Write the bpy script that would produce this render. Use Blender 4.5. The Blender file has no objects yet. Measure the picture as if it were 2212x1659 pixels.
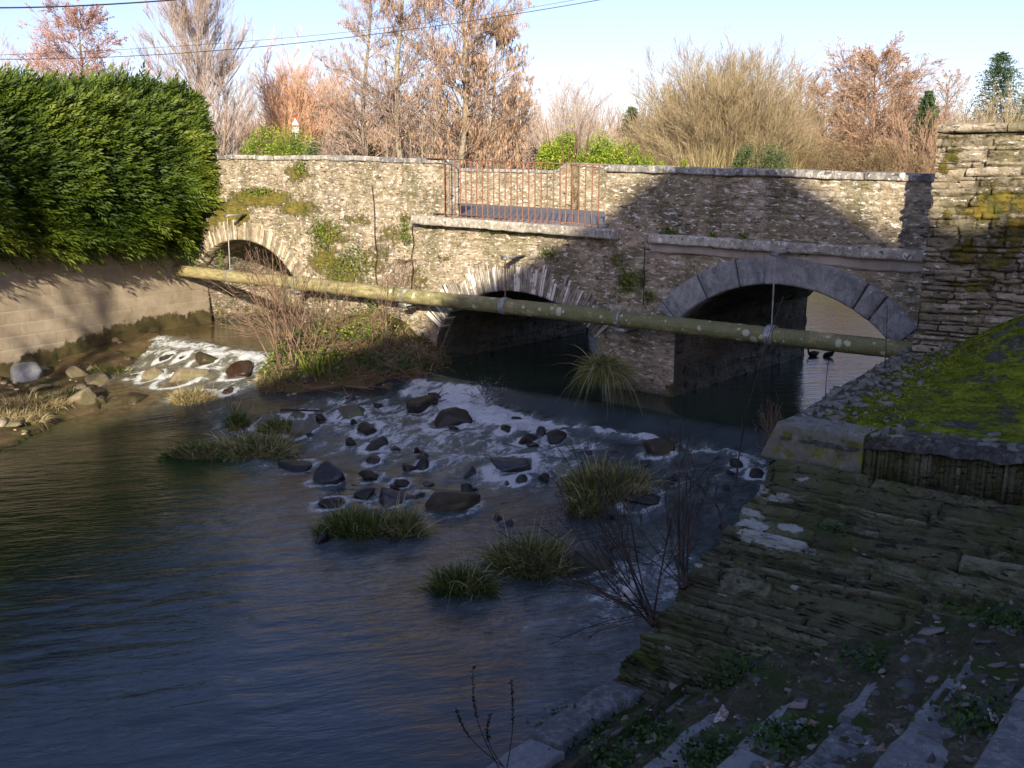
import bpy, math, random
import numpy as np
rng = np.random.default_rng(7)
random.seed(7)
scene = bpy.context.scene
COL = scene.collection

# ------------------------------------------------------------------ camera geometry
F = 2170.0; CX = 1106.0; CY = 829.5
PIT = math.atan((CY - 397.0) / F)
def ray(px, py):
    x = (px - CX) / F; y = -(py - CY) / F
    return np.array((x, math.cos(PIT) + y * math.sin(PIT), -math.sin(PIT) + y * math.cos(PIT)))
TH = math.radians(39.4)
U2 = np.array((math.cos(TH), -math.sin(TH))); V2 = np.array((math.sin(TH), math.cos(TH)))
B0 = np.array((-1.268, 17.95))
def hz(px, py, z):                     # point of the picture at height z, world
    r = ray(px, py); return r * (z / r[2])
def at_depth(px, py, Y):
    r = ray(px, py); return r * (Y / r[1])
def hb(px, py, off=0.0):               # point on a plane parallel to the bridge face -> (u, z)
    r = ray(px, py); t = (B0 @ V2 + off) / (r[0] * V2[0] + r[1] * V2[1]); p = r * t
    return float((p[:2] - B0) @ U2), float(p[2])
def to_uv(p):
    q = np.asarray(p)[..., :2] - B0
    return q @ U2, q @ V2
def W(u, v, z=0.0):
    u = np.asarray(u, float); v = np.asarray(v, float); z = np.asarray(z, float) + 0 * u
    return np.stack((B0[0] + u * U2[0] + v * V2[0], B0[1] + u * U2[1] + v * V2[1], z + 0 * v), -1)

# ------------------------------------------------------------------ noise
def _h(i, j, k, s):
    n = (i.astype(np.int64) * 374761393 + j.astype(np.int64) * 668265263 + k.astype(np.int64) * 2147483647 + s * 974634777) & 0xffffffff
    n = ((n ^ (n >> 13)) * 1274126177) & 0xffffffff
    n = (n ^ (n >> 16)) & 0xffffffff
    return n / 4294967295.0
def vn(x, y, z=0.0, s=0):
    x, y, z = np.broadcast_arrays(np.asarray(x, float), np.asarray(y, float), np.asarray(z, float))
    i, j, k = np.floor(x), np.floor(y), np.floor(z)
    fx, fy, fz = x - i, y - j, z - k
    fx, fy, fz = [f * f * (3 - 2 * f) for f in (fx, fy, fz)]
    r = 0
    for a in (0, 1):
        for b in (0, 1):
            for c in (0, 1):
                r = r + _h(i + a, j + b, k + c, s) * np.where(a, fx, 1 - fx) * np.where(b, fy, 1 - fy) * np.where(c, fz, 1 - fz)
    return r * 2 - 1
def fbm(x, y, z=0.0, s=0, o=4):
    r = 0; a = 1.0; t = 0
    for q in range(o):
        r = r + a * vn(np.asarray(x) * 2 ** q, np.asarray(y) * 2 ** q, np.asarray(z) * 2 ** q, s + q); t += a; a *= 0.5
    return r / t
def sstep(a, b, x):
    t = np.clip((x - a) / (b - a), 0, 1); return t * t * (3 - 2 * t)

# ------------------------------------------------------------------ objects
def tag(o, label=None, cat=None, group=None, kind=None):
    if label: o['label'] = label
    if cat: o['category'] = cat
    if group: o['group'] = group
    if kind: o['kind'] = kind
    return o
def npmesh(name, V, Q, mat=None, parent=None, origin=None, attrs=None, smooth=False, T=None, frame=False):
    """V (n,3) world (or local when parent given), Q (m,4) quads, T (k,3) triangles"""
    V = np.asarray(V, float).reshape(-1, 3)
    if origin is not None: V = V - np.asarray(origin, float)
    me = bpy.data.meshes.new(name)
    Q = np.zeros((0, 4), int) if Q is None else np.asarray(Q, int).reshape(-1, 4)
    T = np.zeros((0, 3), int) if T is None else np.asarray(T, int).reshape(-1, 3)
    me.vertices.add(len(V)); me.vertices.foreach_set('co', V.ravel())
    nl = Q.size + T.size; me.loops.add(nl); me.loops.foreach_set('vertex_index', np.concatenate((Q.ravel(), T.ravel())).astype(np.int32))
    me.polygons.add(len(Q) + len(T))
    st = np.concatenate((np.arange(len(Q)) * 4, Q.size + np.arange(len(T)) * 3)).astype(np.int32)
    me.polygons.foreach_set('loop_start', st)
    me.update(calc_edges=True); me.validate()
    if smooth: me.polygons.foreach_set('use_smooth', np.ones(len(me.polygons), bool))
    for k, a in (attrs or {}).items():
        at = me.attributes.new(k, 'FLOAT', 'POINT'); at.data.foreach_set('value', np.asarray(a, np.float32).ravel())
    if mat: me.materials.append(mat)
    o = bpy.data.objects.new(name, me); COL.objects.link(o)
    if frame: o.location = (B0[0], B0[1], 0); o.rotation_euler = (0, 0, -TH)
    if parent is not None: o.parent = parent
    elif origin is not None: o.location = tuple(origin)
    return o
def empty(name, loc=(0, 0, 0), rz=0.0):
    o = bpy.data.objects.new(name, None); COL.objects.link(o); o.location = tuple(loc); o.rotation_euler = (0, 0, rz); o.empty_display_size = .2
    return o
def gridq(nr, nc, off=0):
    a = (np.arange(nr - 1)[:, None] * nc + np.arange(nc - 1)[None, :]).ravel() + off
    return np.stack((a, a + 1, a + nc + 1, a + nc), -1)
class MB:
    def __init__(s): s.V = []; s.Q = []; s.n = 0; s.A = {}
    def add(s, V, Q, **at):
        V = np.asarray(V, float).reshape(-1, 3); s.V.append(V); s.Q.append(np.asarray(Q, int) + s.n); s.n += len(V)
        for k, a in at.items(): s.A.setdefault(k, []).append(np.broadcast_to(np.asarray(a, float), (len(V),)))
    def grid(s, P, flip=False, **at):
        P = np.asarray(P, float); q = gridq(P.shape[0], P.shape[1])
        if flip: q = q[:, ::-1]
        s.add(P.reshape(-1, 3), q, **{k: np.asarray(a).ravel() if np.ndim(a) else a for k, a in at.items()})
    def box(s, x0, x1, y0, y1, z0, z1, **at):
        c = np.array([(x, y, z) for z in (z0, z1) for y in (y0, y1) for x in (x0, x1)], float)
        s.add(c, [(0, 2, 3, 1), (4, 5, 7, 6), (0, 1, 5, 4), (2, 6, 7, 3), (0, 4, 6, 2), (1, 3, 7, 5)], **at)
    def corners(s, c, **at):
        s.add(c, [(0, 2, 3, 1), (4, 5, 7, 6), (0, 1, 5, 4), (2, 6, 7, 3), (0, 4, 6, 2), (1, 3, 7, 5)], **at)
    def tube(s, pts, r, n=8, cap=True, **at):
        pts = np.asarray(pts, float); r = np.broadcast_to(np.asarray(r, float), (len(pts),))
        tg = np.gradient(pts, axis=0); tg /= np.linalg.norm(tg, axis=1)[:, None] + 1e-9
        ref = np.array((0, 0, 1.0)) if abs(tg[0][2]) < .9 else np.array((1.0, 0, 0))
        a = np.cross(tg, ref); a /= np.linalg.norm(a, axis=1)[:, None]; b = np.cross(tg, a)
        th = np.linspace(0, 2 * np.pi, n, endpoint=False)
        P = pts[:, None] + r[:, None, None] * (a[:, None] * np.cos(th)[None, :, None] + b[:, None] * np.sin(th)[None, :, None])
        P = np.concatenate((P, P[:, :1]), 1); s.grid(P, **at)
        if cap:
            for i in (0, -1):
                c = pts[i]; ring = P[i]; V = np.concatenate((ring, c[None])); k = len(ring)
                q = [(j, (j + 1) % k, k, k) for j in range(k - 1)]
                m = s.n; s.add(V, np.zeros((0, 4), int), **at)
                s.T = getattr(s, 'T', []); s.T += [(m + j, m + j + 1, m + k) for j in range(k - 1)]
    def build(s, name, mat, parent=None, origin=None, smooth=False, frame=False):
        A = {k: np.concatenate(a) for k, a in s.A.items() if sum(len(x) for x in a) == s.n}
        return npmesh(name, np.concatenate(s.V), np.concatenate(s.Q) if s.Q else None, mat, parent, origin, A, smooth, T=getattr(s, 'T', None), frame=frame)

def segs_arrays(S, sides=3):
    """S (n,8): p0 p1 r0 r1 -> vertices and quads of open tapered prisms"""
    S = np.asarray(S, float); n = len(S)
    p0, p1 = S[:, :3], S[:, 3:6]; d = p1 - p0; d /= np.linalg.norm(d, axis=1)[:, None] + 1e-9
    ref = np.where(np.abs(d[:, 2:3]) < .9, np.array((0, 0, 1.0)), np.array((1.0, 0, 0)))
    a = np.cross(d, ref); a /= np.linalg.norm(a, axis=1)[:, None] + 1e-9; b = np.cross(d, a)
    th = np.arange(sides) * 2 * np.pi / sides
    ring = a[:, None] * np.cos(th)[None, :, None] + b[:, None] * np.sin(th)[None, :, None]
    V = np.concatenate((p0[:, None] + ring * S[:, 6][:, None, None], p1[:, None] + ring * S[:, 7][:, None, None]), 1)
    base = (np.arange(n) * 2 * sides)[:, None]; j = np.arange(sides)[None]; k = (j + 1) % sides
    Q = np.stack((base + j, base + k, base + sides + k, base + sides + j), -1).reshape(-1, 4)
    return V.reshape(-1, 3), Q
def curve_segs(p0, d, L, bend, r0, r1, K=3):
    """vectorised quadratic curves -> segments"""
    t = np.linspace(0, 1, K + 1)
    P = p0[:, None] + d[:, None] * (L[:, None] * t)[..., None] + bend[:, None] * (t ** 2)[None, :, None] * L[:, None, None]
    R = r0[:, None] * (1 - t) + r1[:, None] * t
    S = np.concatenate((P[:, :-1], P[:, 1:], R[:, :-1, None], R[:, 1:, None]), -1)
    return S.reshape(-1, 8)
def nrm(a): return a / (np.linalg.norm(a, axis=-1, keepdims=True) + 1e-9)
def children(p0, d, L, bend, r0, n, t0, t1, spread, up, f, fr=.5, jit=.35):
    """n children per parent"""
    m = len(p0); idx = np.repeat(np.arange(m), n); t = rng.uniform(t0, t1, m * n)
    pos = p0[idx] + d[idx] * (L[idx] * t)[:, None] + bend[idx] * (t ** 2 * L[idx])[:, None]
    tan = nrm(d[idx] + 2 * bend[idx] * t[:, None])
    rv = rng.normal(size=(m * n, 3)); rv -= (rv * tan).sum(1)[:, None] * tan; rv = nrm(rv)
    nd = nrm(tan + rv * spread * rng.uniform(.6, 1.3, (m * n, 1)) + np.array((0, 0, up)))
    nL = L[idx] * f * (1.15 - .6 * t) * rng.uniform(1 - jit, 1 + jit, m * n)
    nr = r0[idx] * (1 - .75 * t) * fr
    nb = rng.normal(size=(m * n, 3)) * .08 + np.array((0, 0, up * .25))
    return pos, nd, nL, nb, nr
def blades_arrays(P, D, L, Wd, droop, K=4):
    """grass blades: base P, unit dir D, length L, width Wd, droop -> V,Q"""
    n = len(P); t = np.linspace(0, 1, K + 1)
    side = nrm(np.cross(D, rng.normal(size=(n, 3))))
    C = P[:, None] + D[:, None] * (L[:, None] * t)[..., None]
    C[..., 2] -= droop[:, None] * L[:, None] * t[None] ** 2
    w = Wd[:, None] * (1 - t[None] ** 1.5) * .5 + Wd[:, None] * .04
    V = np.stack((C - side[:, None] * w[..., None], C + side[:, None] * w[..., None]), 2)
    b = (np.arange(n) * 2 * (K + 1))[:, None] + (np.arange(K) * 2)[None]
    Q = np.stack((b, b + 1, b + 3, b + 2), -1).reshape(-1, 4)
    return V.reshape(-1, 3), Q
def leaves_arrays(P, size, nrmdir=None, flat=.0, ratio=1.6):
    """small folded leaf quads"""
    n = len(P); D = nrm(rng.normal(size=(n, 3)))
    if nrmdir is not None: D = nrm(D * (1 - flat) + nrm(np.cross(nrmdir, rng.normal(size=(n, 3)))) * flat)
    N = nrm(rng.normal(size=(n, 3))) if nrmdir is None else nrm(nrmdir + rng.normal(size=(n, 3)) * .5)
    S = nrm(np.cross(D, N)); s = np.broadcast_to(np.asarray(size, float), (n,))[:, None]
    V = np.stack((P - D * s * .5, P + S * s * .5 / ratio + N * s * .08, P + D * s * .5, P - S * s * .5 / ratio + N * s * .08), 1)
    return V.reshape(-1, 3), np.arange(n * 4).reshape(-1, 4)

# ------------------------------------------------------------------ materials
class NT:
    def __init__(s, name):
        s.m = bpy.data.materials.new(name); s.m.use_nodes = True; s.t = s.m.node_tree
        for n in list(s.t.nodes): s.t.nodes.remove(n)
        s.out = s.n('ShaderNodeOutputMaterial'); s.tc = s.n('ShaderNodeTexCoord')
    def n(s, t, **k):
        x = s.t.nodes.new(t)
        for a, b in k.items(): setattr(x, a, b)
        return x
    def L(s, a, b): s.t.links.new(a, b)
    def set(s, sock, v):
        if isinstance(v, bpy.types.NodeSocket): s.L(v, sock)
        elif v is not None:
            if isinstance(v, (tuple, list)) and len(v) == 3 and sock.type == 'RGBA': v = (*v, 1)
            sock.default_value = v
    def co(s, scale=(1, 1, 1), src=None, world=False):
        mp = s.n('ShaderNodeMapping'); mp.inputs['Scale'].default_value = scale
        if world:
            g = s.n('ShaderNodeNewGeometry'); s.L(g.outputs['Position'], mp.inputs['Vector'])
        else: s.L(src or s.tc.outputs['Object'], mp.inputs['Vector'])
        return mp.outputs['Vector']
    def noise(s, vec, scale=5, detail=4, rough=.55, dist=0.0, col=False):
        x = s.n('ShaderNodeTexNoise'); s.L(vec, x.inputs['Vector'])
        x.inputs['Scale'].default_value = scale; x.inputs['Detail'].default_value = detail; x.inputs['Roughness'].default_value = rough; x.inputs['Distortion'].default_value = dist
        return x.outputs['Color' if col else 'Fac']
    def vor(s, vec, scale=5, feat='F1', out='Distance', rnd=1.0):
        x = s.n('ShaderNodeTexVoronoi', feature=feat); s.L(vec, x.inputs['Vector']); x.inputs['Scale'].default_value = scale; x.inputs['Randomness'].default_value = rnd
        return x.outputs[out]
    def ramp(s, fac, stops, interp='LINEAR'):
        x = s.n('ShaderNodeValToRGB'); e = x.color_ramp; e.interpolation = interp
        while len(e.elements) < len(stops): e.elements.new(.5)
        for el, (p, c) in zip(e.elements, stops):
            el.position = p; el.color = (*c, 1) if isinstance(c, (tuple, list)) else (c, c, c, 1)
        s.L(fac, x.inputs['Fac']); return x.outputs['Color']
    def sm(s, fac, a, b):
        x = s.n('ShaderNodeMapRange', interpolation_type='SMOOTHSTEP'); s.set(x.inputs['Value'], fac)
        x.inputs['From Min'].default_value = a; x.inputs['From Max'].default_value = b; return x.outputs['Result']
    def mix(s, f, a, b, blend='MIX'):
        x = s.n('ShaderNodeMix', data_type='RGBA', blend_type=blend); s.set(x.inputs[0], f); s.set(x.inputs[6], a); s.set(x.inputs[7], b); return x.outputs[2]
    def math(s, op, a, b=None, c=None):
        x = s.n('ShaderNodeMath', operation=op); s.set(x.inputs[0], a)
        if b is not None: s.set(x.inputs[1], b)
        if c is not None: s.set(x.inputs[2], c)
        return x.outputs[0]
    def attr(s, name):
        x = s.n('ShaderNodeAttribute', attribute_name=name); return x.outputs['Fac']
    def bump(s, h, strength=.5, dist=.02, nrm=None):
        x = s.n('ShaderNodeBump'); x.inputs['Strength'].default_value = strength; x.inputs['Distance'].default_value = dist; s.set(x.inputs['Height'], h)
        if nrm: s.L(nrm, x.inputs['Normal'])
        return x.outputs['Normal']
    def pbsdf(s, col, rough=.8, bump=None, spec=.3, **k):
        p = s.n('ShaderNodeBsdfPrincipled'); s.set(p.inputs['Base Color'], col); s.set(p.inputs['Roughness'], rough); s.set(p.inputs['Specular IOR Level'], spec)
        if bump: s.L(bump, p.inputs['Normal'])
        for a, b in k.items(): s.set(p.inputs[a.replace('_', ' ')], b)
        return p.outputs[0]
    def done(s, sh, disp=None):
        s.L(sh, s.out.inputs['Surface']); return s.m

def m_rubble(name, tones, mortar_or_gap, lich=.5, lichcol=(.75, .72, .66), mosscol=((.065, .08, .014), (.20, .16, .035)), dark=(.035, .033, .03), wet=True, lscale=7.0, white=.0, wetline=-2.95, smear=None, algae=.5, algcol=(.13, .125, .045)):
    s = NT(name); oc = s.co()
    tone = s.attr('tone'); joint = s.attr('joint'); moss = s.attr('moss')
    fine = s.noise(oc, 28, 6, .65); big = s.noise(oc, 1.3, 4, .6, .6); mid = s.noise(s.co((1, 1, 2.6)), 7, 5, .6, .4)
    col = s.ramp(s.math('ADD', s.math('MULTIPLY', tone, .75), s.math('MULTIPLY', fine, .3)), tones)
    col = s.mix(s.sm(joint, .35, .8), col, s.mix(s.sm(fine, .35, .65), mortar_or_gap, tuple(x * .62 for x in mortar_or_gap)))
    # mortar smeared over the stones
    col = s.mix(s.math('MULTIPLY', s.sm(mid, .47, .56), .8), col, s.mix(fine, tuple(x * .75 for x in (smear or mortar_or_gap)), tuple(min(1, x * 1.2) for x in (smear or mortar_or_gap))))
    # dark weathering patches and open joints
    col = s.mix(s.math('MULTIPLY', s.sm(s.math('ADD', s.math('MULTIPLY', big, .6), s.math('MULTIPLY', fine, .4)), .50, .60), .55), col, dark)
    open_ = s.noise(s.co((1, 1, 4.0)), 8, 5, .68, .5)
    op = s.sm(open_, .595, .65); col = s.mix(op, col, tuple(x * .6 for x in dark))
    al = s.noise(s.co((1, 1, .8)), 1.1, 6, .7, .8); col = s.mix(s.math('MULTIPLY', s.sm(s.math('ADD', s.math('MULTIPLY', al, .7), s.math('MULTIPLY', s.noise(oc, 16, 4, .7), .3)), .46, .58), algae), col, algcol)
    # pale lichen
    v = s.vor(s.co((1, 1, 1.7)), lscale, 'F1', 'Distance'); vc = s.vor(s.co((1, 1, 1.7)), lscale, 'F1', 'Color')
    sep = s.n('ShaderNodeSeparateColor'); s.L(vc, sep.inputs[0])
    rad = s.math('MULTIPLY', s.math('SUBTRACT', sep.outputs[0], 1 - lich), .55)
    d2 = s.math('ADD', v, s.math('MULTIPLY', s.math('SUBTRACT', fine, .5), .25))
    lm = s.sm(s.math('SUBTRACT', rad, d2), -.02, .06)
    col = s.mix(lm, col, s.mix(fine, tuple(x * .8 for x in lichcol), lichcol))
    v2 = s.noise(s.co((1, 1, 3.0)), 7.5, 6, .72, .3)
    col = s.mix(s.sm(v2, .66 - .12 * white, .695 - .12 * white), col, lichcol)
    pa = s.attr('pale'); pf = s.sm(s.math('ADD', pa, s.math('MULTIPLY', s.math('SUBTRACT', s.noise(s.co((1, 1, 2)), 9, 8, .78), .5), 1.7)), .46, .58)
    col = s.mix(pf, col, s.mix(fine, (.27, .28, .25), (.5, .52, .47)))
    # moss
    mm = s.sm(s.math('ADD', moss, s.math('MULTIPLY', s.math('SUBTRACT', s.noise(oc, 9, 5, .7), .5), 1.3)), .42, .62)
    mc = s.ramp(s.noise(oc, 5, 5, .65), [(.3, mosscol[0]), (.62, mosscol[1])])
    col = s.mix(mm, col, mc)
    rough = .88
    if wet:
        sx = s.n('ShaderNodeSeparateXYZ'); g = s.n('ShaderNodeNewGeometry'); s.L(g.outputs['Position'], sx.inputs[0])
        zz = s.math('ADD', sx.outputs[2], s.math('MULTIPLY', s.math('SUBTRACT', big, .5), .4))
        wm = s.sm(zz, wetline, wetline - .25); col = s.mix(s.math('MULTIPLY', wm, .75), col, (.03, .03, .02)); rough = s.math('SUBTRACT', .88, s.math('MULTIPLY', wm, .55))
    hgt = s.math('ADD', s.math('MULTIPLY', fine, .6), s.math('ADD', s.math('MULTIPLY', mid, .8), s.math('MULTIPLY', op, -1.2)))
    hgt = s.math('ADD', hgt, s.math('MULTIPLY', mm, .6))
    return s.done(s.pbsdf(col, rough, s.bump(hgt, 1.0, .05)))
def m_veg(name, stops, rough=.6, trans=.25, nscale=3.0, spec=.25):
    s = NT(name); tone = s.attr('tone'); n = s.noise(s.co(), nscale, 3)
    f = s.math('ADD', tone, s.math('MULTIPLY', s.math('SUBTRACT', n, .5), .5))
    col = s.ramp(f, stops); p = s.pbsdf(col, rough, spec=spec)
    if trans > 0:
        t = s.n('ShaderNodeBsdfTranslucent'); s.L(col, t.inputs[0]); m = s.n('ShaderNodeMixShader'); m.inputs[0].default_value = trans
        s.L(p, m.inputs[1]); s.L(t.outputs[0], m.inputs[2]); p = m.outputs[0]
    return s.done(p)
def m_plain(name, c0, c1, scale=8, rough=.7, bump=.3, metal=0.0, spec=.4, stretch=(1, 1, 1), dist=.01):
    s = NT(name); n = s.noise(s.co(stretch), scale, 5, .62, .3)
    return s.done(s.pbsdf(s.ramp(n, [(.32, c0), (.66, c1)]), rough, s.bump(n, bump, dist), spec, Metallic=metal))
def rubble(a, z, seed=0, ch=(.045, .1), ln=(.12, .38), amp=.02, jw=.012, tilt=0.0):
    shp = np.shape(a); a = np.ravel(a).astype(float); z = np.ravel(z).astype(float)
    rg = np.random.default_rng(seed)
    zw = z + .05 * fbm(a * .7, z * .7, 0, seed, 3) + .015 * vn(a * 4, z * 4, 0, seed + 3) + tilt * a
    aw = a + .03 * vn(a * 5, z * 9, 0, seed + 5)
    hb_ = np.concatenate(([zw.min() - .2], zw.min() - .2 + np.cumsum(rg.uniform(ch[0], ch[1], 2000) * rg.choice([1, 1, 1, 1.7], 2000))))
    ci = np.searchsorted(hb_, zw) - 1
    off = np.zeros_like(a); tone = np.zeros_like(a); dj = np.zeros_like(a)
    order = np.argsort(ci, kind='stable'); cs = ci[order]; st = np.flatnonzero(np.r_[True, cs[1:] != cs[:-1]]); st = np.r_[st, len(cs)]
    for q in range(len(st) - 1):
        sel = order[st[q]:st[q + 1]]; c = ci[sel[0]]
        lb = aw[sel].min() - rg.uniform(0, ln[1]) + np.cumsum(rg.uniform(ln[0], ln[1], int((np.ptp(aw[sel]) + 2) / ln[0]) + 3))
        lb = np.r_[lb[0] - 3, lb]; si = np.searchsorted(lb, aw[sel]) - 1
        ro = rg.uniform(-1, 1, len(lb) + 1); rt = rg.uniform(0, 1, len(lb) + 1); rtilt = rg.uniform(-.5, .5, len(lb) + 1)
        dz = np.minimum(zw[sel] - hb_[c], hb_[c + 1] - zw[sel])
        da = np.minimum(aw[sel] - lb[si], np.append(lb, 1e9)[si + 1] - aw[sel])
        d = np.minimum(dz, da * .8)
        off[sel] = ro[si] * amp * .6 + rtilt[si] * amp * (zw[sel] - hb_[c]) / (hb_[c + 1] - hb_[c]); tone[sel] = rt[si]; dj[sel] = d
    joint = 1 - sstep(0, jw, dj)
    off = off * (1 - joint) - amp * .9 * joint + amp * .5 * fbm(a * 9, z * 14, 0, seed + 9, 3)
    return off.reshape(shp), tone.reshape(shp), joint.reshape(shp)

def blobs(a, z, L):
    """moss / growth patches: list of (a, z, ra, rz, strength)"""
    r = np.zeros(np.shape(a))
    for (x, y, rx, ry, s_) in L: r = np.maximum(r, s_ * np.exp(-(((a - x) / rx) ** 2 + ((z - y) / ry) ** 2)))
    return r

# ================================================================= materials
tan = [(.0, (.09, .078, .055)), (.25, (.235, .195, .135)), (.55, (.38, .315, .22)), (.8, (.50, .44, .34)), (1.0, (.66, .63, .55))]
M = {}
M['bridge'] = m_rubble('bridge_rubble', tan, (.43, .35, .25), lich=.30, lscale=5.0, white=.8, algae=.55, algcol=(.15, .14, .065))
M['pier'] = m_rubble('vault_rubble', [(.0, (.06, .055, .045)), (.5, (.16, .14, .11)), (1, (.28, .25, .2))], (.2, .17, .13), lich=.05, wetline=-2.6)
M['tall'] = m_rubble('boundary_rubble', [(.0, (.10, .09, .07)), (.4, (.25, .215, .16)), (.75, (.40, .34, .25)), (1, (.56, .5, .42))], (.05, .042, .03), smear=(.27, .225, .16), lich=.12, lscale=9, mosscol=((.06, .075, .012), (.20, .15, .025)), wet=False, white=.45)
M['quay'] = m_rubble('quay_slate', [(.0, (.055, .056, .028)), (.5, (.13, .13, .07)), (1, (.27, .265, .18))], (.012, .012, .009), smear=(.115, .115, .06), algae=.7, algcol=(.07, .085, .022), lich=.0, white=-.25, lichcol=(.55, .55, .5), mosscol=((.035, .05, .012), (.11, .12, .02)), wetline=-3.55)  # near-black joint tone paints shade into the gaps between slabs

def m_cut(name, c0, c1, spots=.25, scale=5, lic=(.6, .6, .57), mossattr=False, rough=.8, streak=False, speck=0):
    s = NT(name); oc = s.co(); n = s.noise(oc, scale, 6, .65, .4); f = s.noise(oc, 40, 5, .7); tone = s.attr('tone')
    col = s.ramp(s.math('ADD', s.math('MULTIPLY', n, .7), s.math('MULTIPLY', tone, .4)), [(.3, c0), (.75, c1)])
    v = s.vor(oc, 7); vc = s.n('ShaderNodeSeparateColor'); s.L(s.vor(oc, 7, 'F1', 'Color'), vc.inputs[0])
    rad = s.math('MULTIPLY', s.math('SUBTRACT', vc.outputs[0], 1 - spots), .8)
    lm = s.sm(s.math('SUBTRACT', rad, s.math('ADD', v, s.math('MULTIPLY', s.math('SUBTRACT', f, .5), .4))), -.02, .05)
    col = s.mix(lm, col, lic)
    st = s.noise(s.co((1, 1, .35)), 9, 5, .7, .5); col = s.mix(s.math('MULTIPLY', s.sm(st, .50, .62), .6), col, tuple(x * .7 for x in lic))
    if streak: col = s.mix(s.sm(s.math('ADD', tone, s.math('MULTIPLY', s.math('SUBTRACT', s.noise(oc, 7, 5, .7), .5), 1.8)), .70, .80), col, lic)
    if speck:
        sp = s.noise(oc, 15, 7, .78); col = s.mix(s.math('MULTIPLY', s.sm(sp, .55, .60), speck), col, lic); sp2 = s.noise(s.co((1, 1, 1.3)), 11, 7, .78, .5); col = s.mix(s.math('MULTIPLY', s.sm(sp2, .56, .61), speck), col, (.03, .032, .028))
    mo = s.attr('moss'); mm = s.sm(s.math('ADD', mo, s.math('MULTIPLY', s.math('SUBTRACT', s.noise(oc, 11, 5, .7), .5), 1.3)), .42, .6)
    col = s.mix(mm, col, s.ramp(s.noise(oc, 6, 4), [(.35, (.05, .065, .012)), (.65, (.2, .19, .03))]))
    j = s.attr('joint'); col = s.mix(s.sm(j, .3, .8), col, tuple(x * .5 for x in c0))
    return s.done(s.pbsdf(col, rough, s.bump(s.math('ADD', n, s.math('MULTIPLY', f, .5)), .6, .015)))
M['ring'] = m_cut('dark_voussoir', (.065, .067, .07), (.32, .325, .325), .3, 7, (.44, .45, .45), speck=.35)
M['slatering'] = m_cut('slate_voussoir', (.09, .08, .065), (.40, .36, .29), .08, 9, (.70, .68, .62), streak=True)
M['slateL'] = m_cut('tan_voussoir', (.13, .105, .075), (.42, .35, .25), .05, 9, (.52, .46, .36), streak=True)
M['ledge'] = m_cut('ledge_stone', (.16, .15, .13), (.42, .38, .31), .4, 8, (.72, .70, .63), speck=.9)
M['coping'] = m_cut('coping_stone', (.11, .11, .11), (.34, .32, .28), .35, 8, (.72, .70, .64), speck=.85)
M['render'] = m_cut('lime_render', (.22, .19, .16), (.42, .36, .3), .12, 3, (.5, .47, .42))
M['steel'] = m_plain('galvanised_steel', (.22, .22, .22), (.42, .42, .40), 20, .5, .2, .5)
M['rust'] = m_plain('rusty_iron', (.12, .05, .03), (.30, .145, .09), 30, .75, .4)
M['asphalt'] = m_plain('asphalt', (.13, .13, .14), (.2, .2, .21), 60, .9, .6)

def m_pipe():
    s = NT('pipe_coating'); oc = s.co(); f = s.noise(oc, 30, 5, .7); tone = s.attr('tone')
    rib = s.n('ShaderNodeTexWave', wave_type='BANDS', bands_direction='X'); s.L(oc, rib.inputs['Vector']); rib.inputs['Scale'].default_value = 7.0; rib.inputs['Distortion'].default_value = 1.2; rib.inputs['Detail'].default_value = 3
    n = s.noise(s.co((1.5, 6, 6)), 3, 5, .65)
    col = s.ramp(n, [(.28, (.14, .125, .055)), (.5, (.33, .285, .14)), (.72, (.52, .45, .27))])
    col = s.mix(s.math('MULTIPLY', rib.outputs['Fac'], .32), col, (.10, .09, .03))
    # patchy grey-green weathering; extra olive to the right paints in that end's shade
    g = s.sm(s.math('ADD', s.noise(oc, 5, 5, .7), s.math('MULTIPLY', tone, .18)), .5, .66); col = s.mix(s.math('MULTIPLY', g, s.math('ADD', .25, s.math('MULTIPLY', tone, .5))), col, (.12, .14, .055))
    v = s.vor(oc, 8.5); vc = s.n('ShaderNodeSeparateColor'); s.L(s.vor(oc, 8.5, 'F1', 'Color'), vc.inputs[0])
    rad = s.math('MULTIPLY', s.math('SUBTRACT', s.math('MULTIPLY', vc.outputs[0], s.sm(tone, .1, .45)), .40), .95)
    lm = s.sm(s.math('SUBTRACT', rad, s.math('ADD', v, s.math('MULTIPLY', s.math('SUBTRACT', f, .5), .3))), -.01, .05)
    col = s.mix(lm, col, (.40, .44, .30))
    return s.done(s.pbsdf(col, .6, s.bump(s.math('ADD', s.math('MULTIPLY', rib.outputs['Fac'], .8), s.math('MULTIPLY', f, .4)), .5, .012), .3))
M['pipe'] = m_pipe()

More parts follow.
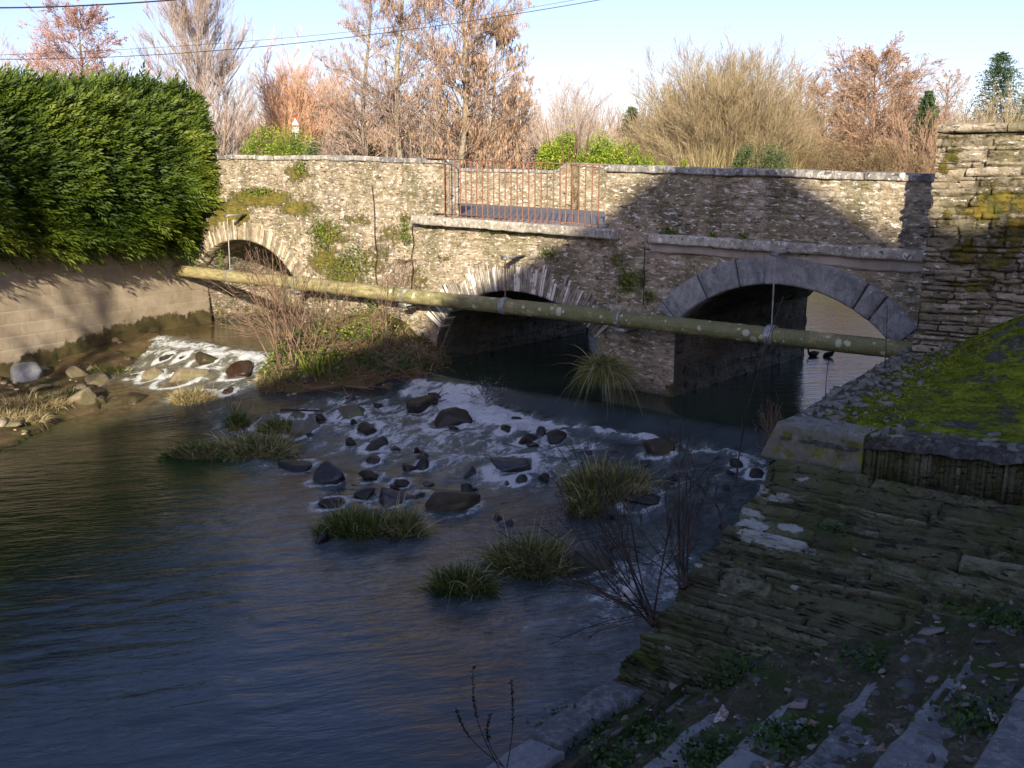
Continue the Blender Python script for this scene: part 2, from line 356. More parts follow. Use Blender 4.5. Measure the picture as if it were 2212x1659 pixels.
def m_block():
    s = NT('concrete_block'); oc = s.co(); n = s.noise(oc, 2.2, 5, .65, .5); f = s.noise(oc, 45, 5, .7); j = s.attr('joint'); moss = s.attr('moss'); tone = s.attr('tone')
    col = s.ramp(s.math('ADD', n, s.math('MULTIPLY', s.math('SUBTRACT', tone, .5), .12)), [(.3, (.25, .205, .145)), (.55, (.36, .30, .22)), (.75, (.43, .37, .29))])
    col = s.mix(s.math('MULTIPLY', f, .25), col, (.18, .15, .11))
    col = s.mix(s.math('MULTIPLY', s.sm(j, .3, .8), .55), col, (.5, .47, .42))
    g = s.noise(oc, 5, 6, .7, .8); col = s.mix(s.math('MULTIPLY', s.sm(g, .58, .7), .5), col, (.12, .115, .06))
    mm = s.sm(s.math('ADD', moss, s.math('MULTIPLY', s.math('SUBTRACT', s.noise(oc, 4, 5, .7), .5), 1.4)), .4, .65)
    col = s.mix(mm, col, s.ramp(s.noise(oc, 3, 4), [(.35, (.03, .025, .013)), (.6, (.095, .078, .03))]))
    return s.done(s.pbsdf(col, .9, s.bump(s.math('ADD', f, s.math('MULTIPLY', j, -.6)), .5, .012)))
M['block'] = m_block()

def m_ground(name, stops, scale=3, fine=30, rough=.95, green=None):
    s = NT(name); oc = s.co(); n = s.noise(oc, scale, 6, .68, .5); f = s.noise(oc, fine, 5, .7)
    col = s.ramp(s.math('ADD', s.math('MULTIPLY', n, .7), s.math('MULTIPLY', f, .3)), stops)
    if green:
        g = s.noise(oc, 2.3, 5, .7, .3); col = s.mix(s.sm(g, .5, .62), col, green)
    return s.done(s.pbsdf(col, rough, s.bump(s.math('ADD', n, f), .9, .04), .2))
M['ground'] = m_ground('grassy_ground', [(.3, (.05, .045, .025)), (.5, (.1, .09, .04)), (.7, (.16, .13, .07))], 1.5, 20, green=(.07, .1, .025))
M['bank'] = m_ground('bank_soil', [(.3, (.05, .035, .018)), (.5, (.12, .085, .04)), (.68, (.2, .15, .075))], 4, 30, green=(.085, .095, .025))
M['dirt'] = m_ground('stair_dirt', [(.3, (.035, .034, .016)), (.5, (.085, .08, .045)), (.62, (.15, .145, .10)), (.7, (.27, .26, .22))], 6, 45, green=(.05, .075, .014))

# ================================================================= bridge
top_u = [-9.5, -6.37, -3.06, 0.01, 3.47, 5.76, 7.27, 8.33, 9.6]; top_z = [.66, .60, .53, .44, .29, .21, .16, .11, .06]
def ztop(u): return np.interp(u, top_u, top_z)
def zledge(u): return -.56 - .033 * u
def zstr(u): return -.72 - .024 * (np.asarray(u) - 4.37)
G0, G1 = .12, 3.50                     # gap of the parapet with the railing
ARCH = {'L': (-5.85, 2.0, -2.6, 1.43), 'M': (1.72, 1.87, -2.98, 1.21), 'R': (6.42, 1.62, -2.06, .70)}
WB = 4.8
def arch_z(k, u):
    c, a, s0, h = ARCH[k]; t = np.clip(1 - ((u - c) / a) ** 2, 0, 1)
    return s0 + h * np.sqrt(t) if k != 'R' else s0 + h * (np.sqrt(np.clip(1.35 ** 2 - ((u - c) / a) ** 2, 0, 9)) - np.sqrt(1.35 ** 2 - 1)) / (1.35 - np.sqrt(1.35 ** 2 - 1))
bridge = tag(empty('stone_bridge', (B0[0], B0[1], 0), -TH), 'old rubble stone road bridge with three arches over the river, pale lichen on its parapet', 'bridge')
du = .026
def face_grid(mb, u0, u1, zb, zt, v, seed, nz, sgn=-1, moss=None, **kw):
    u = np.linspace(u0, u1, max(2, int((u1 - u0) / du) + 1)); t = np.linspace(0, 1, nz)
    zb_, zt_ = zb(u), zt(u); Z = zb_[None] + (zt_ - zb_)[None] * t[:, None]; Ug = np.broadcast_to(u[None], Z.shape)
    off, tone, joint = rubble(Ug, Z, seed, **kw)
    off[:, 0] *= .3; off[:, -1] *= .3
    off += .02 * fbm(Ug * .9, Z * .9, 0, 5, 3)
    mo = blobs(Ug, Z, moss) if moss else 0 * Z
    P = np.stack((Ug, v + sgn * off, Z), -1)
    mb.grid(P, flip=(sgn > 0), tone=tone, joint=joint, moss=mo); return P
mossF = []
for px, py, w_, h_, s_ in [(850, 510, 60, 40, .60), (770, 475, 60, 22, .58), (900, 600, 40, 50, .55), (700, 560, 60, 60, .70), (960, 560, 40, 30, .48), (1180, 560, 50, 20, .5), (560, 428, 90, 24, .95), (640, 450, 60, 26, .75), (500, 462, 50, 34, 1.0), (475, 500, 40, 50, 1), (640, 375, 36, 28, .75), (650, 430, 24, 40, .5), (710, 505, 70, 45, .66), (740, 590, 90, 55, .68), (810, 560, 70, 60, .55), (870, 470, 30, 25, .5), (690, 640, 60, 30, .5), (1100, 500, 40, 12, .5), (1110, 560, 15, 12, .5), (1330, 560, 20, 30, .6), (1360, 610, 30, 30, .6), (1390, 600, 16, 60, .5), (1290, 430, 6, 60, .5), (960, 700, 40, 20, .5), (1450, 500, 30, 8, .5), (1600, 380, 40, 6, .4), (1480, 840, 60, 20, .8), (600, 345, 40, 5, .4)]:
    u_, z_ = hb(px, py); us_, _ = hb(px + w_, py); _, zs_ = hb(px, py - h_); mossF.append((u_, z_, us_ - u_, zs_ - z_, s_))
mb = MB()
def topf(u): return np.where(u < G0 + 1e-6, ztop(u) - .06, np.where(u > G1 - 1e-6, ztop(u) - .06, zledge(u) - .02))
base = lambda u: np.full_like(u, -4.4)
kw = dict(ch=(.028, .075), ln=(.07, .26), amp=.020, jw=.010)
pieces = [(-9.5, ARCH['L'][0] - ARCH['L'][1], base), (ARCH['L'][0] - ARCH['L'][1], ARCH['L'][0] + ARCH['L'][1], lambda u: arch_z('L', u)), (ARCH['L'][0] + ARCH['L'][1], ARCH['M'][0] - ARCH['M'][1], base), (ARCH['M'][0] - ARCH['M'][1], G0, lambda u: arch_z('M', u))]
for (a, b, f) in pieces: face_grid(mb, a, b, f, lambda u: ztop(u) - .06, 0, 11, 190 if f is base else 110, moss=mossF, **kw)
face_grid(mb, G0, G1, lambda u: arch_z('M', u), lambda u: zledge(u) - .02, 0, 11, 80, moss=mossF, **kw)
cm, am = ARCH['M'][:2]; cr, ar = ARCH['R'][:2]
face_grid(mb, G1, cm + am, lambda u: arch_z('M', u), lambda u: ztop(u) - .06, 0, 11, 130, moss=mossF, **kw)
face_grid(mb, cm + am, cr - ar, base, lambda u: ztop(u) - .06, 0, 11, 190, moss=mossF, **kw)
face_grid(mb, cr - ar, cr + ar, lambda u: arch_z('R', u), lambda u: ztop(u) - .06, 0, 11, 90, moss=mossF, **kw)
face_grid(mb, cr + ar, 9.6, base, lambda u: ztop(u) - .06, 0, 11, 190, moss=mossF, **kw)
mb.build('face_wall', M['bridge'], bridge)
# rear face
mb = MB(); du_keep = du; du = .09
for (a, b, f) in [(-9.5, -7.85, base), (-7.85, -3.85, lambda u: arch_z('L', u)), (-3.85, -.15, base), (-.15, 3.59, lambda u: arch_z('M', u)), (3.59, 4.8, base), (4.8, 8.04, lambda u: arch_z('R', u)), (8.04, 9.6, base)]:
    face_grid(mb, a, b, f, lambda u: ztop(u) - 1.0, WB, 17, 40, sgn=1, **kw)
mb.build('rear_wall', M['bridge'], bridge); du = du_keep
# vaults
for k in 'LMR':
    c, a, s0, h = ARCH[k]; mb = MB(); vv = np.linspace(.0, WB, 110)
    t = np.linspace(0, np.pi, 60); uu = c - a * np.cos(t); zz = arch_z(k, uu)
    prof_u = np.concatenate((np.full(30, c - a), uu, np.full(30, c + a))); prof_z = np.concatenate((np.linspace(-4.4, arch_z(k, c - a) - .03, 30), zz, np.linspace(arch_z(k, c + a) - .03, -4.4, 30)))
    ds = np.hypot(np.diff(prof_u), np.diff(prof_z)); sarc = np.r_[0, np.cumsum(ds)]
    Vg, Sg = np.meshgrid(vv, sarc); off, tone, joint = rubble(Vg, Sg, 31 + ord(k), ch=(.05, .1), ln=(.15, .5), amp=.028)
    off *= sstep(0, .1, Vg)
    cx, cz = c, s0 - .5; nx, nz_ = np.gradient(prof_z, sarc), -np.gradient(prof_u, sarc)
    P = np.stack((prof_u[:, None] + off * nx[:, None], Vg, prof_z[:, None] + off * nz_[:, None]), -1)
    mo = .5 * sstep(-2.3, -3.1, P[..., 2]) if k == 'L' else .35 * sstep(-2.4, -3.1, P[..., 2])
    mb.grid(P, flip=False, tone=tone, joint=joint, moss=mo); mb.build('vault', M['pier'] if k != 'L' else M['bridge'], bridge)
# arch rings
def ring(k, th, n, mat, seed, proud, groove, t0=0.0, t1=np.pi, rag=.0):
    c, a, s0, h = ARCH[k]; rg = np.random.default_rng(seed); nt = n * 9; T = np.linspace(t0, t1, nt + 1)
    ui = c - a * np.cos(T); zi = arch_z(k, ui)
    tu, tz = np.gradient(ui), np.gradient(zi); ln_ = np.hypot(tu, tz); nu, nz2 = -tz / ln_, tu / ln_
    nu[0], nz2[0] = nu[2], nz2[2]; nu[-1], nz2[-1] = nu[-3], nz2[-3]
    if k != 'R': s = sstep(0, .25, np.sin(T)); 
    ed = np.r_[0, np.cumsum(rg.uniform(.6, 1.4, n))]; ed = t0 + (ed / ed[-1]) * (t1 - t0)
    ii = np.clip(np.searchsorted(ed, T) - 1, 0, n - 1); dj = np.minimum(T - ed[ii], ed[ii + 1] - T) * a
    jt = 1 - sstep(0, groove, dj); lens = th * (1 + rag * rg.uniform(-1, .6, n)); po = rg.uniform(-1, 1, n); tn = rg.uniform(0, 1, n)
    R = np.linspace(0, 1, 14); rr = R[:, None] * lens[ii][None]
    Ug = ui[None] + nu[None] * rr; Zg = zi[None] + nz2[None] * rr
    pr = proud * (.75 + .3 * po[ii])[None] * (1 - .85 * jt)[None] + .006 * fbm(Ug * 8, Zg * 8, 0, seed, 3)
    pr[-1] = -.04; pr[0] = np.minimum(pr[0], proud * .8)
    P = np.stack((Ug, -pr, Zg), -1)
    P = np.concatenate((np.stack((Ug[:1], np.full_like(Ug[:1], .25), Zg[:1] - .004), -1), P), 0)
    mb = MB(); z_ = np.zeros(P.shape[:2]); mb.grid(P, flip=True, tone=z_ + (tn[ii][None] if k != 'R' else .35 + .25 * tn[ii][None]), joint=z_ + jt[None], moss=z_ + {'L': .36, 'M': .22, 'R': .1}[k]); return mb.build('arch_ring', mat, bridge)
ring('R', .41, 15, M['ring'], 4, .06, .012)
ring('M', .46, 104, M['slatering'], 5, .035, .008, .35, np.pi - .5, .35)
ring('L', .40, 84, M['slateL'], 6, .03, .008, .25, np.pi - .3, .3)
# ledges, render band, coping
def slab(name, u0, u1, ztf, th, v0, v1, mat, seed, njoint=1.2, nu_=None, wob=.006, moss=0):
    n = int((u1 - u0) / .03); u = np.linspace(u0, u1, n); zt_ = ztf(u); rg = np.random.default_rng(seed)
    ed = u0 + np.cumsum(rg.uniform(.7, 1.3, 60) * njoint); ii = np.searchsorted(ed, u); dj = np.abs(u[:, None] - ed[None]).min(1); jt = 1 - sstep(0, .012, dj); dz = rg.uniform(-1, 1, 80)[ii] * wob
    prof = [(v1, 0), (v0 + .015, 0), (v0, -.012), (v0, -th + .01), (v0 + .012, -th), (v1, -th)]
    sub = []
    for q in range(len(prof) - 1):
        for w_ in np.linspace(0, 1, 5)[:-1]: sub.append((prof[q][0] * (1 - w_) + prof[q + 1][0] * w_, prof[q][1] * (1 - w_) + prof[q + 1][1] * w_))
    sub.append(prof[-1]); P = []
    for (v_, d_) in sub:
        nn = .012 * fbm(u * 5, v_ * 5 + d_ * 9, 0, seed, 4) * 1.5
        P.append(np.stack((u, v_ + nn - 0 * jt + .02 * jt * (v_ < v1 - .02), zt_ + d_ + dz + nn * .7 - .015 * jt * (d_ == 0)), -1))
    P = np.array(P); mb = MB(); z_ = np.zeros(P.shape[:2]); tn = rg.uniform(0, 1, 80)[ii]
    mb.grid(P, tone=z_ + tn[None], joint=z_ + jt[None], moss=z_ + moss + .28 * vn(u * 1.5, 0 * u, 0, seed)[None])
    for e in (0, -1):
        Pe = P[:, e]; c_ = np.array((Pe[0, 0], (v0 + v1) / 2, Pe[:, 2].mean())); m = mb.n
        mb.add(np.concatenate((Pe, c_[None])), np.zeros((0, 4), int), tone=.5, joint=0, moss=0); mb.T = getattr(mb, 'T', []) + [(m + i, m + i + 1, m + len(Pe)) for i in range(len(Pe) - 1)]
    return mb.build(name, mat, bridge)
slab('ledge', -.52, 3.80, zledge, .15, -.20, .36, M['ledge'], 3, 1.6, moss=.12)
slab('string_course', 4.37, 8.7, zstr, .14, -.12, .1, M['ledge'], 8, 1.5, moss=.1)
slab('coping', -9.5, G0 + .01, lambda u: ztop(u), .09, -.035, .40, M['coping'], 12, .5, wob=.012)
slab('coping', G1 - .01, 9.0, lambda u: ztop(u), .10, -.045, .40, M['coping'], 13, .9, wob=.006)
mb = MB(); u = np.linspace(4.37, 8.6, 140); t = np.linspace(0, 1, 12)
Z = zstr(u)[None] - .13 - t[:, None] * (.10 + .05 * (1 + fbm(u * 2, 0 * u, 0, 3)))[None]; Ug = np.broadcast_to(u, Z.shape)
mb.grid(np.stack((Ug, -.035 + .03 * (t[:, None] > .95) + .008 * fbm(Ug * 4, Z * 4), Z), -1), flip=True, tone=fbm(Ug * 3, Z * 3) * .5 + .5, joint=0 * Z, moss=0 * Z); mb.build('render_band', M['render'], bridge)
# parapet bodies behind the front skin, their ends and backs
def body(u0, u1, v0, v1, zb, zt, seed, name='parapet'):
    mb = MB()
    for (sg, v_) in ((1, v1), (-1, v0)):
        global du
        k_ = du; du = .05
        face_grid(mb, u0, u1, zb, zt, v_, seed + int(v_ * 7), 24, sgn=sg, **kw); du = k_
    for e, sg in ((u0, -1), (u1, 1)):
        vv = np.linspace(v0, v1, 16); tt = np.linspace(0, 1, 40); zb_, zt_ = float(zb(np.array([e]))[0]), float(zt(np.array([e]))[0])
        Z = zb_ + (zt_ - zb_) * tt[:, None] + 0 * vv[None]; Vg = np.broadcast_to(vv, Z.shape); off, tone, joint = rubble(Vg + e, Z, seed + 3, ch=(.06, .14), ln=(.15, .4), amp=.012)
        mb.grid(np.stack((e + sg * off, Vg, Z), -1), flip=(sg < 0), tone=np.clip(tone + .25, 0, 1), joint=joint, moss=0 * Z)
    n = 60; u_ = np.linspace(u0, u1, n); zt_ = zt(u_); mb.grid(np.stack([np.stack((u_, np.full(n, v_), zt_), -1) for v_ in (v0, v1)]), tone=.5, joint=0., moss=0.)
    return mb.build(name, M['bridge'], bridge)
zr = lambda u: ztop(u) - .95
body(-9.5, G0, .05, .37, lambda u: zr(u) - .3, lambda u: ztop(u) - .07, 50)
body(G1, 9.0, .05, .37, lambda u: zr(u) - .3, lambda u: ztop(u) - .07, 60)
u_step = float(to_uv(at_depth(1212, 365, 21.9))[0])
def zfar(u): return ztop(u) - .02 - .17 * (1 - sstep(u_step - .12, u_step + .25, u))
body(-9.5, 9.6, 4.43, WB + .02, lambda u: zr(u) - .3, lambda u: zfar(u) - .05, 70, 'far_parapet')
slab('far_coping', -9.5, 9.6, lambda u: zfar(u), .07, 4.40, WB + .05, M['coping'], 14, .9)
up_ = float(to_uv(at_depth(1299, 420, 22.2))[0])
mb = MB(); mb.box(up_ - .05, up_ + .05, 4.26, 4.42, float(zr(up_)) - .2, float(zfar(up_)) - .02, tone=.4, joint=0., moss=.42); mb.build('pilaster', M['tall'], bridge)
# soffit / deck body under the road
mb = MB(); u_ = np.linspace(-9.5, 9.6, 80); mb.grid(np.stack([np.stack((u_, np.full(80, v_), zr(u_) - .05), -1) for v_ in (.3, 4.5)]), tone=.3, joint=0., moss=0.); mb.build('deck', M['asphalt'], bridge)
# road over the bridge and past both ends
u_ = np.concatenate((np.linspace(-60, -10, 30), np.linspace(-9.5, 9.6, 60), np.linspace(10, 60, 30))); vv = np.linspace(.36, 4.44, 12)
Z = (ztop(u_) - .94)[:, None] - .02 * np.abs(vv - 2.4)[None] + .004 * fbm(u_[:, None] * 2, vv[None] * 2)
tag(npmesh('road', np.stack(np.broadcast_arrays(u_[:, None], vv[None], Z), -1), gridq(len(u_), len(vv)), M['asphalt'], frame=True), kind='structure')

# ================================================================= railing
rail = tag(empty('iron_railing', (B0[0], B0[1], 0), -TH), 'rusty iron railing of thin upright bars filling the gap in the near parapet', 'railing')
vr = -.06
def bar(name, p, q, r, n=6, mat='rust', par=rail):
    m = MB(); m.tube(np.array([p, (np.array(p) + np.array(q)) / 2, q]), r, n); return m.build(name, M[mat], par, smooth=False)
ztr = lambda u: float(ztop(u)) - .01
mb = MB(); mb.corners([(x, vr + y, ztr(x) + z) for z in (-.008, .008) for y in (-.018, .018) for x in (-.25, 3.58)]); mb.build('top_rail', M['rust'], rail)
mb = MB(); mb.corners([(x, vr + y, float(zledge(x)) + .05 + z) for z in (-.006, .006) for y in (-.014, .014) for x in (-.1, 3.5)]); mb.build('bottom_rail', M['rust'], rail)
for x in np.linspace(.17, 3.42, 27):
    b_ = random.uniform(-.008, .008); bar('bar', (x + b_, vr, float(zledge(x)) - .01), (x, vr, ztr(x)), .010)

# ================================================================= pipe with its supports
pipe = tag(empty('water_pipe', (B0[0], B0[1], 0), -TH), 'long olive yellow pipe with lichen spots slung across the river before the bridge', 'pipe')
zp = lambda u: -1.885 - .0085 * (u + 7.5)
def pu(px, py): return hb(px, py, -.45)[0]
joints = [(-8.3, .125), (pu(650, 610), .132), (pu(1235, 680), .122), (9.3, .115)]
for i in range(3):
    a, b = joints[i][0], joints[i + 1][0]; r = joints[i][1]; u_ = np.linspace(a, b, 160)
    rr = r * (1 - .04 * (u_ - a) / (b - a)) + .0022 * np.sin(u_ * 2 * np.pi / .045) + .0015 * vn(u_ * 12, 0 * u_, 0, i)
    if i: rr += .014 * (1 - sstep(.22, .26, u_ - a))
    m = MB(); pts = np.stack((u_, -.45 + 0 * u_, zp(u_) - .012 * np.sin((u_ - a) / (b - a) * np.pi)), -1)
    m.tube(pts, rr, 28, tone=0.0); m.A['tone'] = [np.clip((np.concatenate(m.V)[:, 0] + 3.5) / 7, 0, 1)]; m.build('pipe_section', M['pipe'], pipe, smooth=True)
def clamp(u0, w_=.1, par=pipe):
    m = MB(); u_ = np.linspace(u0 - w_ / 2, u0 + w_ / 2, 3); m.tube(np.stack((u_, -.45 + 0 * u_, zp(u_) - .005), -1), .143, 24); return m.build('clamp', M['steel'], par, smooth=False)
for (px, py, zt) in [(498, 582, 465), (1092, 652, 555), (1667, 715, 545)]:
    u0 = pu(px, py); c = clamp(u0, .11 if px > 600 else .05); z1 = hb(px, zt, -.47)[1]
    h = empty('hanger', (0, 0, 0)); h.parent = pipe
    m = MB(); m.box(u0 - .06, u0 + .06, -.50, .0, z1 - .012, z1 + .012); m.box(u0 - .06, u0 + .06, -.50, -.488, z1 - .05, z1 + .012); m.build('bracket', M['steel'], h)
    m = MB(); m.tube(np.array([(u0, -.46, z1), (u0, -.46, float(zp(u0)) + .12)]), .011, 8); m.build('rod', M['steel' if px != 1092 else 'rust'], h)
for (px, py) in [(640, 612), (876, 640), (1343, 692)]:
    u0 = pu(px, py); c = clamp(u0, .035); m = MB(); m.box(u0 - .1, u0 + .1, -.54, .0, zp(u0) - .185, zp(u0) - .165); m.box(u0 - .1, u0 + .1, -.54, -.52, zp(u0) - .215, zp(u0) - .14); m.box(u0 - .02, u0 + .02, -.5, .02, zp(u0) - .24, zp(u0) - .186); m.build('support', M['steel'], pipe)

# ================================================================= left block wall (world coordinates)
LW = lambda y: -7.32 + .596 * (y - 22.83)                # x of the wall face at world y
wall = tag(empty('block_wall', (LW(18), 18, -3.2)), 'tan concrete block retaining wall under the green hedge at the left bank', 'wall')
mb = MB(); y = np.linspace(9, 23.2, 760); z = np.linspace(-4.3, -1.22, 130); Yg, Zg = np.meshgrid(y, z)
zc = (Zg + 1.22) / .235; row = np.floor(zc); sx_ = (Yg / .86 / .5 + .5 * (row % 2)); dz = np.abs(zc - np.round(zc)) * .235; dx = np.abs(sx_ - np.round(sx_)) * .5
vis = .55 + .45 * vn(Yg * .5, Zg * .8, 0, 71); jt = np.maximum(1 - sstep(.006, .016, dz), .6 * (1 - sstep(.004, .012, dx))) * vis
bt = _h(np.floor(sx_), row, row * 0, 5); batter = (Zg + 1.22) * -.06
X = LW(Yg) + batter - .006 * jt + .006 * fbm(Yg * 3, Zg * 3, 0, 2) + (bt - .5) * .004
mo = .9 * sstep(-2.95, -3.45, Zg - .45 * sstep(19.5, 22.5, Yg) + .25 * fbm(Yg * .8, 0 * Yg, 0, 9))
mb.grid(np.stack((X, Yg, Zg), -1) - np.array((LW(18), 18, -3.2)), tone=bt, joint=jt, moss=mo)
T0 = np.array([(LW(y_) - w_, y_, -1.22) for w_ in (0, .25) for y_ in (9, 23.2)]) - np.array((LW(18), 18, -3.2)); mb.add(T0, [(0, 1, 3, 2)], tone=.5, joint=0, moss=0)
mb.build('block_face', M['block'], wall, smooth=False)

# ================================================================= tall wall at the right
uL, _ = hb(2024, 430, -.85)
tall = tag(empty('boundary_wall', (B0[0], B0[1], 0), -TH), 'tall rough slate wall with orange moss at the right end of the bridge, higher than the parapet', 'wall')
ztl = hb(2060, 268, -.85)[1]
mossT = [(uL + .55, -.28, .38, .22, .72), (uL + 1.1, -.2, .5, .3, .7), (uL + .8, -.62, .35, .25, .62), (uL + .15, .35, .18, .35, .55), (uL + 1.5, -.8, .8, .4, .6), (uL + .6, -1.1, .5, .25, .5), (uL + .55, -.05, .3, .25, .5)]
for px_, py_, a_, b_, s_ in [(2150, 425, .30, .16, .75), (2085, 545, .22, .25, .7), (2150, 560, .3, .2, .72), (2195, 500, .25, .25, .7), (2110, 620, .4, .12, .6), (2050, 470, .1, .25, .5), (2075, 300, .25, .06, .6), (2045, 360, .12, .2, .55)]: mossT.append((*hb(px_, py_, -.85), a_, b_, s_))
mb = MB(); u = np.linspace(uL - .02, uL + 4.5, 280); z = np.linspace(-2.6, ztl - .12, 200); Ug, Zg = np.meshgrid(u, z)
off, tone, joint = rubble(Ug, Zg, 91, ch=(.03, .10), ln=(.12, .65), amp=.06, jw=.014, tilt=-.03)
lean = .10 * (ztl - Zg) / 2.5; 
P = np.stack((Ug - lean * sstep(.5, 0, Ug - uL) + .03 * vn(Zg * 9, Ug * 0, 0, 4) * sstep(.1, 0, Ug - uL), -.85 - off - lean * .3, Zg), -1)
mb.grid(P, tone=tone, joint=joint, moss=blobs(Ug, Zg, mossT))
vv = np.linspace(-.85, 1.2, 70); Vg, Z2 = np.meshgrid(vv, z); off, tone, joint = rubble(Vg, Z2, 92, ch=(.045, .13), ln=(.18, .5), amp=.05, jw=.016)
mb.grid(np.stack((uL - .02 - off * sstep(0, .1, Vg + .85) - .10 * (ztl - Z2) / 2.5, Vg, Z2), -1), flip=True, tone=tone, joint=joint, moss=0 * Vg + .3)
mb.build('wall_face', M['tall'], tall)
mb = MB(); xs = uL - .05 + np.cumsum(np.r_[0, np.random.default_rng(3).uniform(.7, 1.3, 5)])
for a, b in zip(xs[:-1], xs[1:]):
    n = 24; uu = np.linspace(a, b - .015, n); th = .105 + .02 * fbm(uu * 2, uu * 0, 0, 3)
    prof = [(1.0, 0), (-.84, 0), (-.9, -.02), (-.9, -.09), (-.84, -.12), (1.0, -.12)]
    Pp = np.array([np.stack((uu, v_ + .03 * fbm(uu * 4, uu * 0 + d_ * 20, 0, 6), ztl + .0 + d_ * (th / .12) + .015 * fbm(uu * 3, uu * 0 + v_, 0, 8)), -1) for v_, d_ in prof]); mb.grid(Pp, tone=random.random() * .5 + .5, joint=0, moss=.1)
    for e in (0, -1):
        q = Pp[:, e]; m_ = mb.n; mb.add(q, [(0, 1, 4, 5), (1, 2, 3, 4)], tone=.6, joint=0, moss=.2)
mb.build('capstone', M['tall'], tall)
# ================================================================= quay: sloped slate wall with mossy top
QV = -5.17; QZ = -2.0
def qedge(v): return 8.86 - .11 * (v - QV)               # u of the river edge of the top
quay = tag(empty('quay_wall', (B0[0], B0[1], 0), -TH), 'dark sloping slate quay wall with a broad moss covered top at the right bank', 'quay wall')
u_of = {}
def qtop(u, v):
    e = u - qedge(v)
    return QZ + .60 * sstep(.15, 1.6, e) * sstep(-3.6, -1.1, v) + .04 * sstep(.5, 3, e) + .022 * fbm(u * 2.2, v * 2.2, 0, 40, 4) + .006 * fbm(u * 14, v * 14, 0, 44, 2)
def m_mosstop():
    s = NT('moss_top'); oc = s.co(); n = s.noise(oc, 2.6, 6, .68, .5); f = s.noise(oc, 30, 6, .75); e = s.attr('edge')
    stone = s.ramp(s.noise(oc, 20, 6, .8), [(.3, (.04, .038, .03)), (.5, (.11, .105, .09)), (.66, (.26, .25, .22))])
    v = s.vor(s.co((1, 1, 1)), 22, 'F1', 'Color'); sc = s.n('ShaderNodeSeparateColor'); s.L(v, sc.inputs[0]); stone = s.mix(.45, stone, s.ramp(sc.outputs[0], [(0, (.04, .04, .038)), (.8, (.15, .15, .14)), (1, (.3, .3, .28))]))
    moss = s.ramp(s.math('ADD', s.math('MULTIPLY', f, .55), s.math('MULTIPLY', s.noise(oc, 6, 4, .6), .45)), [(.36, (.04, .06, .006)), (.5, (.17, .21, .013)), (.62, (.38, .42, .035))])
    mk = s.sm(s.math('ADD', s.math('ADD', n, s.math('MULTIPLY', s.math('SUBTRACT', s.noise(oc, 14, 6, .75), .5), .9)), s.math('MULTIPLY', e, .22)), .55, .62)
    col = s.mix(mk, stone, moss)
    br = s.sm(s.noise(oc, 3.7, 5, .7), .58, .66); col = s.mix(s.math('MULTIPLY', br, .55), col, (.07, .05, .025))
    return s.done(s.pbsdf(col, .95, s.bump(s.math('ADD', s.math('MULTIPLY', mk, .7), s.math('ADD', f, s.math('MULTIPLY', n, .4))), 1.0, .05), .1))
M['mosstop'] = m_mosstop()
M['blockq'] = m_cut('quay_block', (.07, .068, .045), (.22, .215, .17), .12, 6, (.3, .3, .27), speck=.35)
v = np.linspace(QV - .05, .3, 190); t = np.linspace(0, 1, 190) ** 1.2 * 6.0
Vg = np.broadcast_to(v[:, None], (190, 190)).copy(); Ug = qedge(v)[:, None] + t[None]
Vg[0] += .04 * fbm(Ug[0] * 5, Ug[0] * 0, 0, 48, 3); Vg[1] += .02 * fbm(Ug[1] * 5, Ug[0] * 0, 0, 48, 3); Zt = qtop(Ug, Vg) + .030 * fbm(Ug * 6, Vg * 6, 0, 46, 4) * sstep(0, .3, Ug - qedge(Vg)); Zt = Zt - .09 * sstep(.06, .0, Vg - QV + .05) + .03 * sstep(9.6, 9.9, Ug) - .03 * sstep(9.8, 9.5, Ug) * sstep(-4.7, -4.9, Vg); ee = np.minimum(sstep(.05, .55, t)[None] + 0 * Vg, sstep(.05, .5, Vg - QV)); ee = ee - .25
npmesh('moss_top', np.stack((Ug, Vg, Zt), -1), gridq(190, 190), M['mosstop'], quay, attrs={'edge': ee}, smooth=True)
M['mosst'] = m_veg('moss_tuft', [(.1, (.05, .075, .008)), (.5, (.16, .20, .015)), (.9, (.34, .37, .04))], .9, .15, 3)
n = 26000; v_ = rng.uniform(QV - .03, .1, n); u_ = qedge(v_) + rng.uniform(.25, 4.5, n); k_ = fbm(u_ * 2.6, v_ * 2.6, 0, 401, 4) + .25 * fbm(u_ * 14, v_ * 14, 0, 402, 2) > -.02; u_, v_ = u_[k_], v_[k_]; n = len(u_)
V, Q = blades_arrays(np.stack((u_, v_, qtop(u_, v_) + .01), -1), nrm(np.array((0, 0, 1.0)) + rng.normal(size=(n, 3)) * .6), rng.uniform(.015, .05, n), np.full(n, .010), rng.uniform(.2, .8, n), 2); npmesh('moss_fronds', V, Q, M['mosst'], quay, attrs={'tone': np.repeat(np.clip(rng.uniform(0, 1, n) + .4 * fbm(u_ * 1.4, v_ * 1.4, 0, 403, 3), 0, 1), 6)})
mb = MB(); 
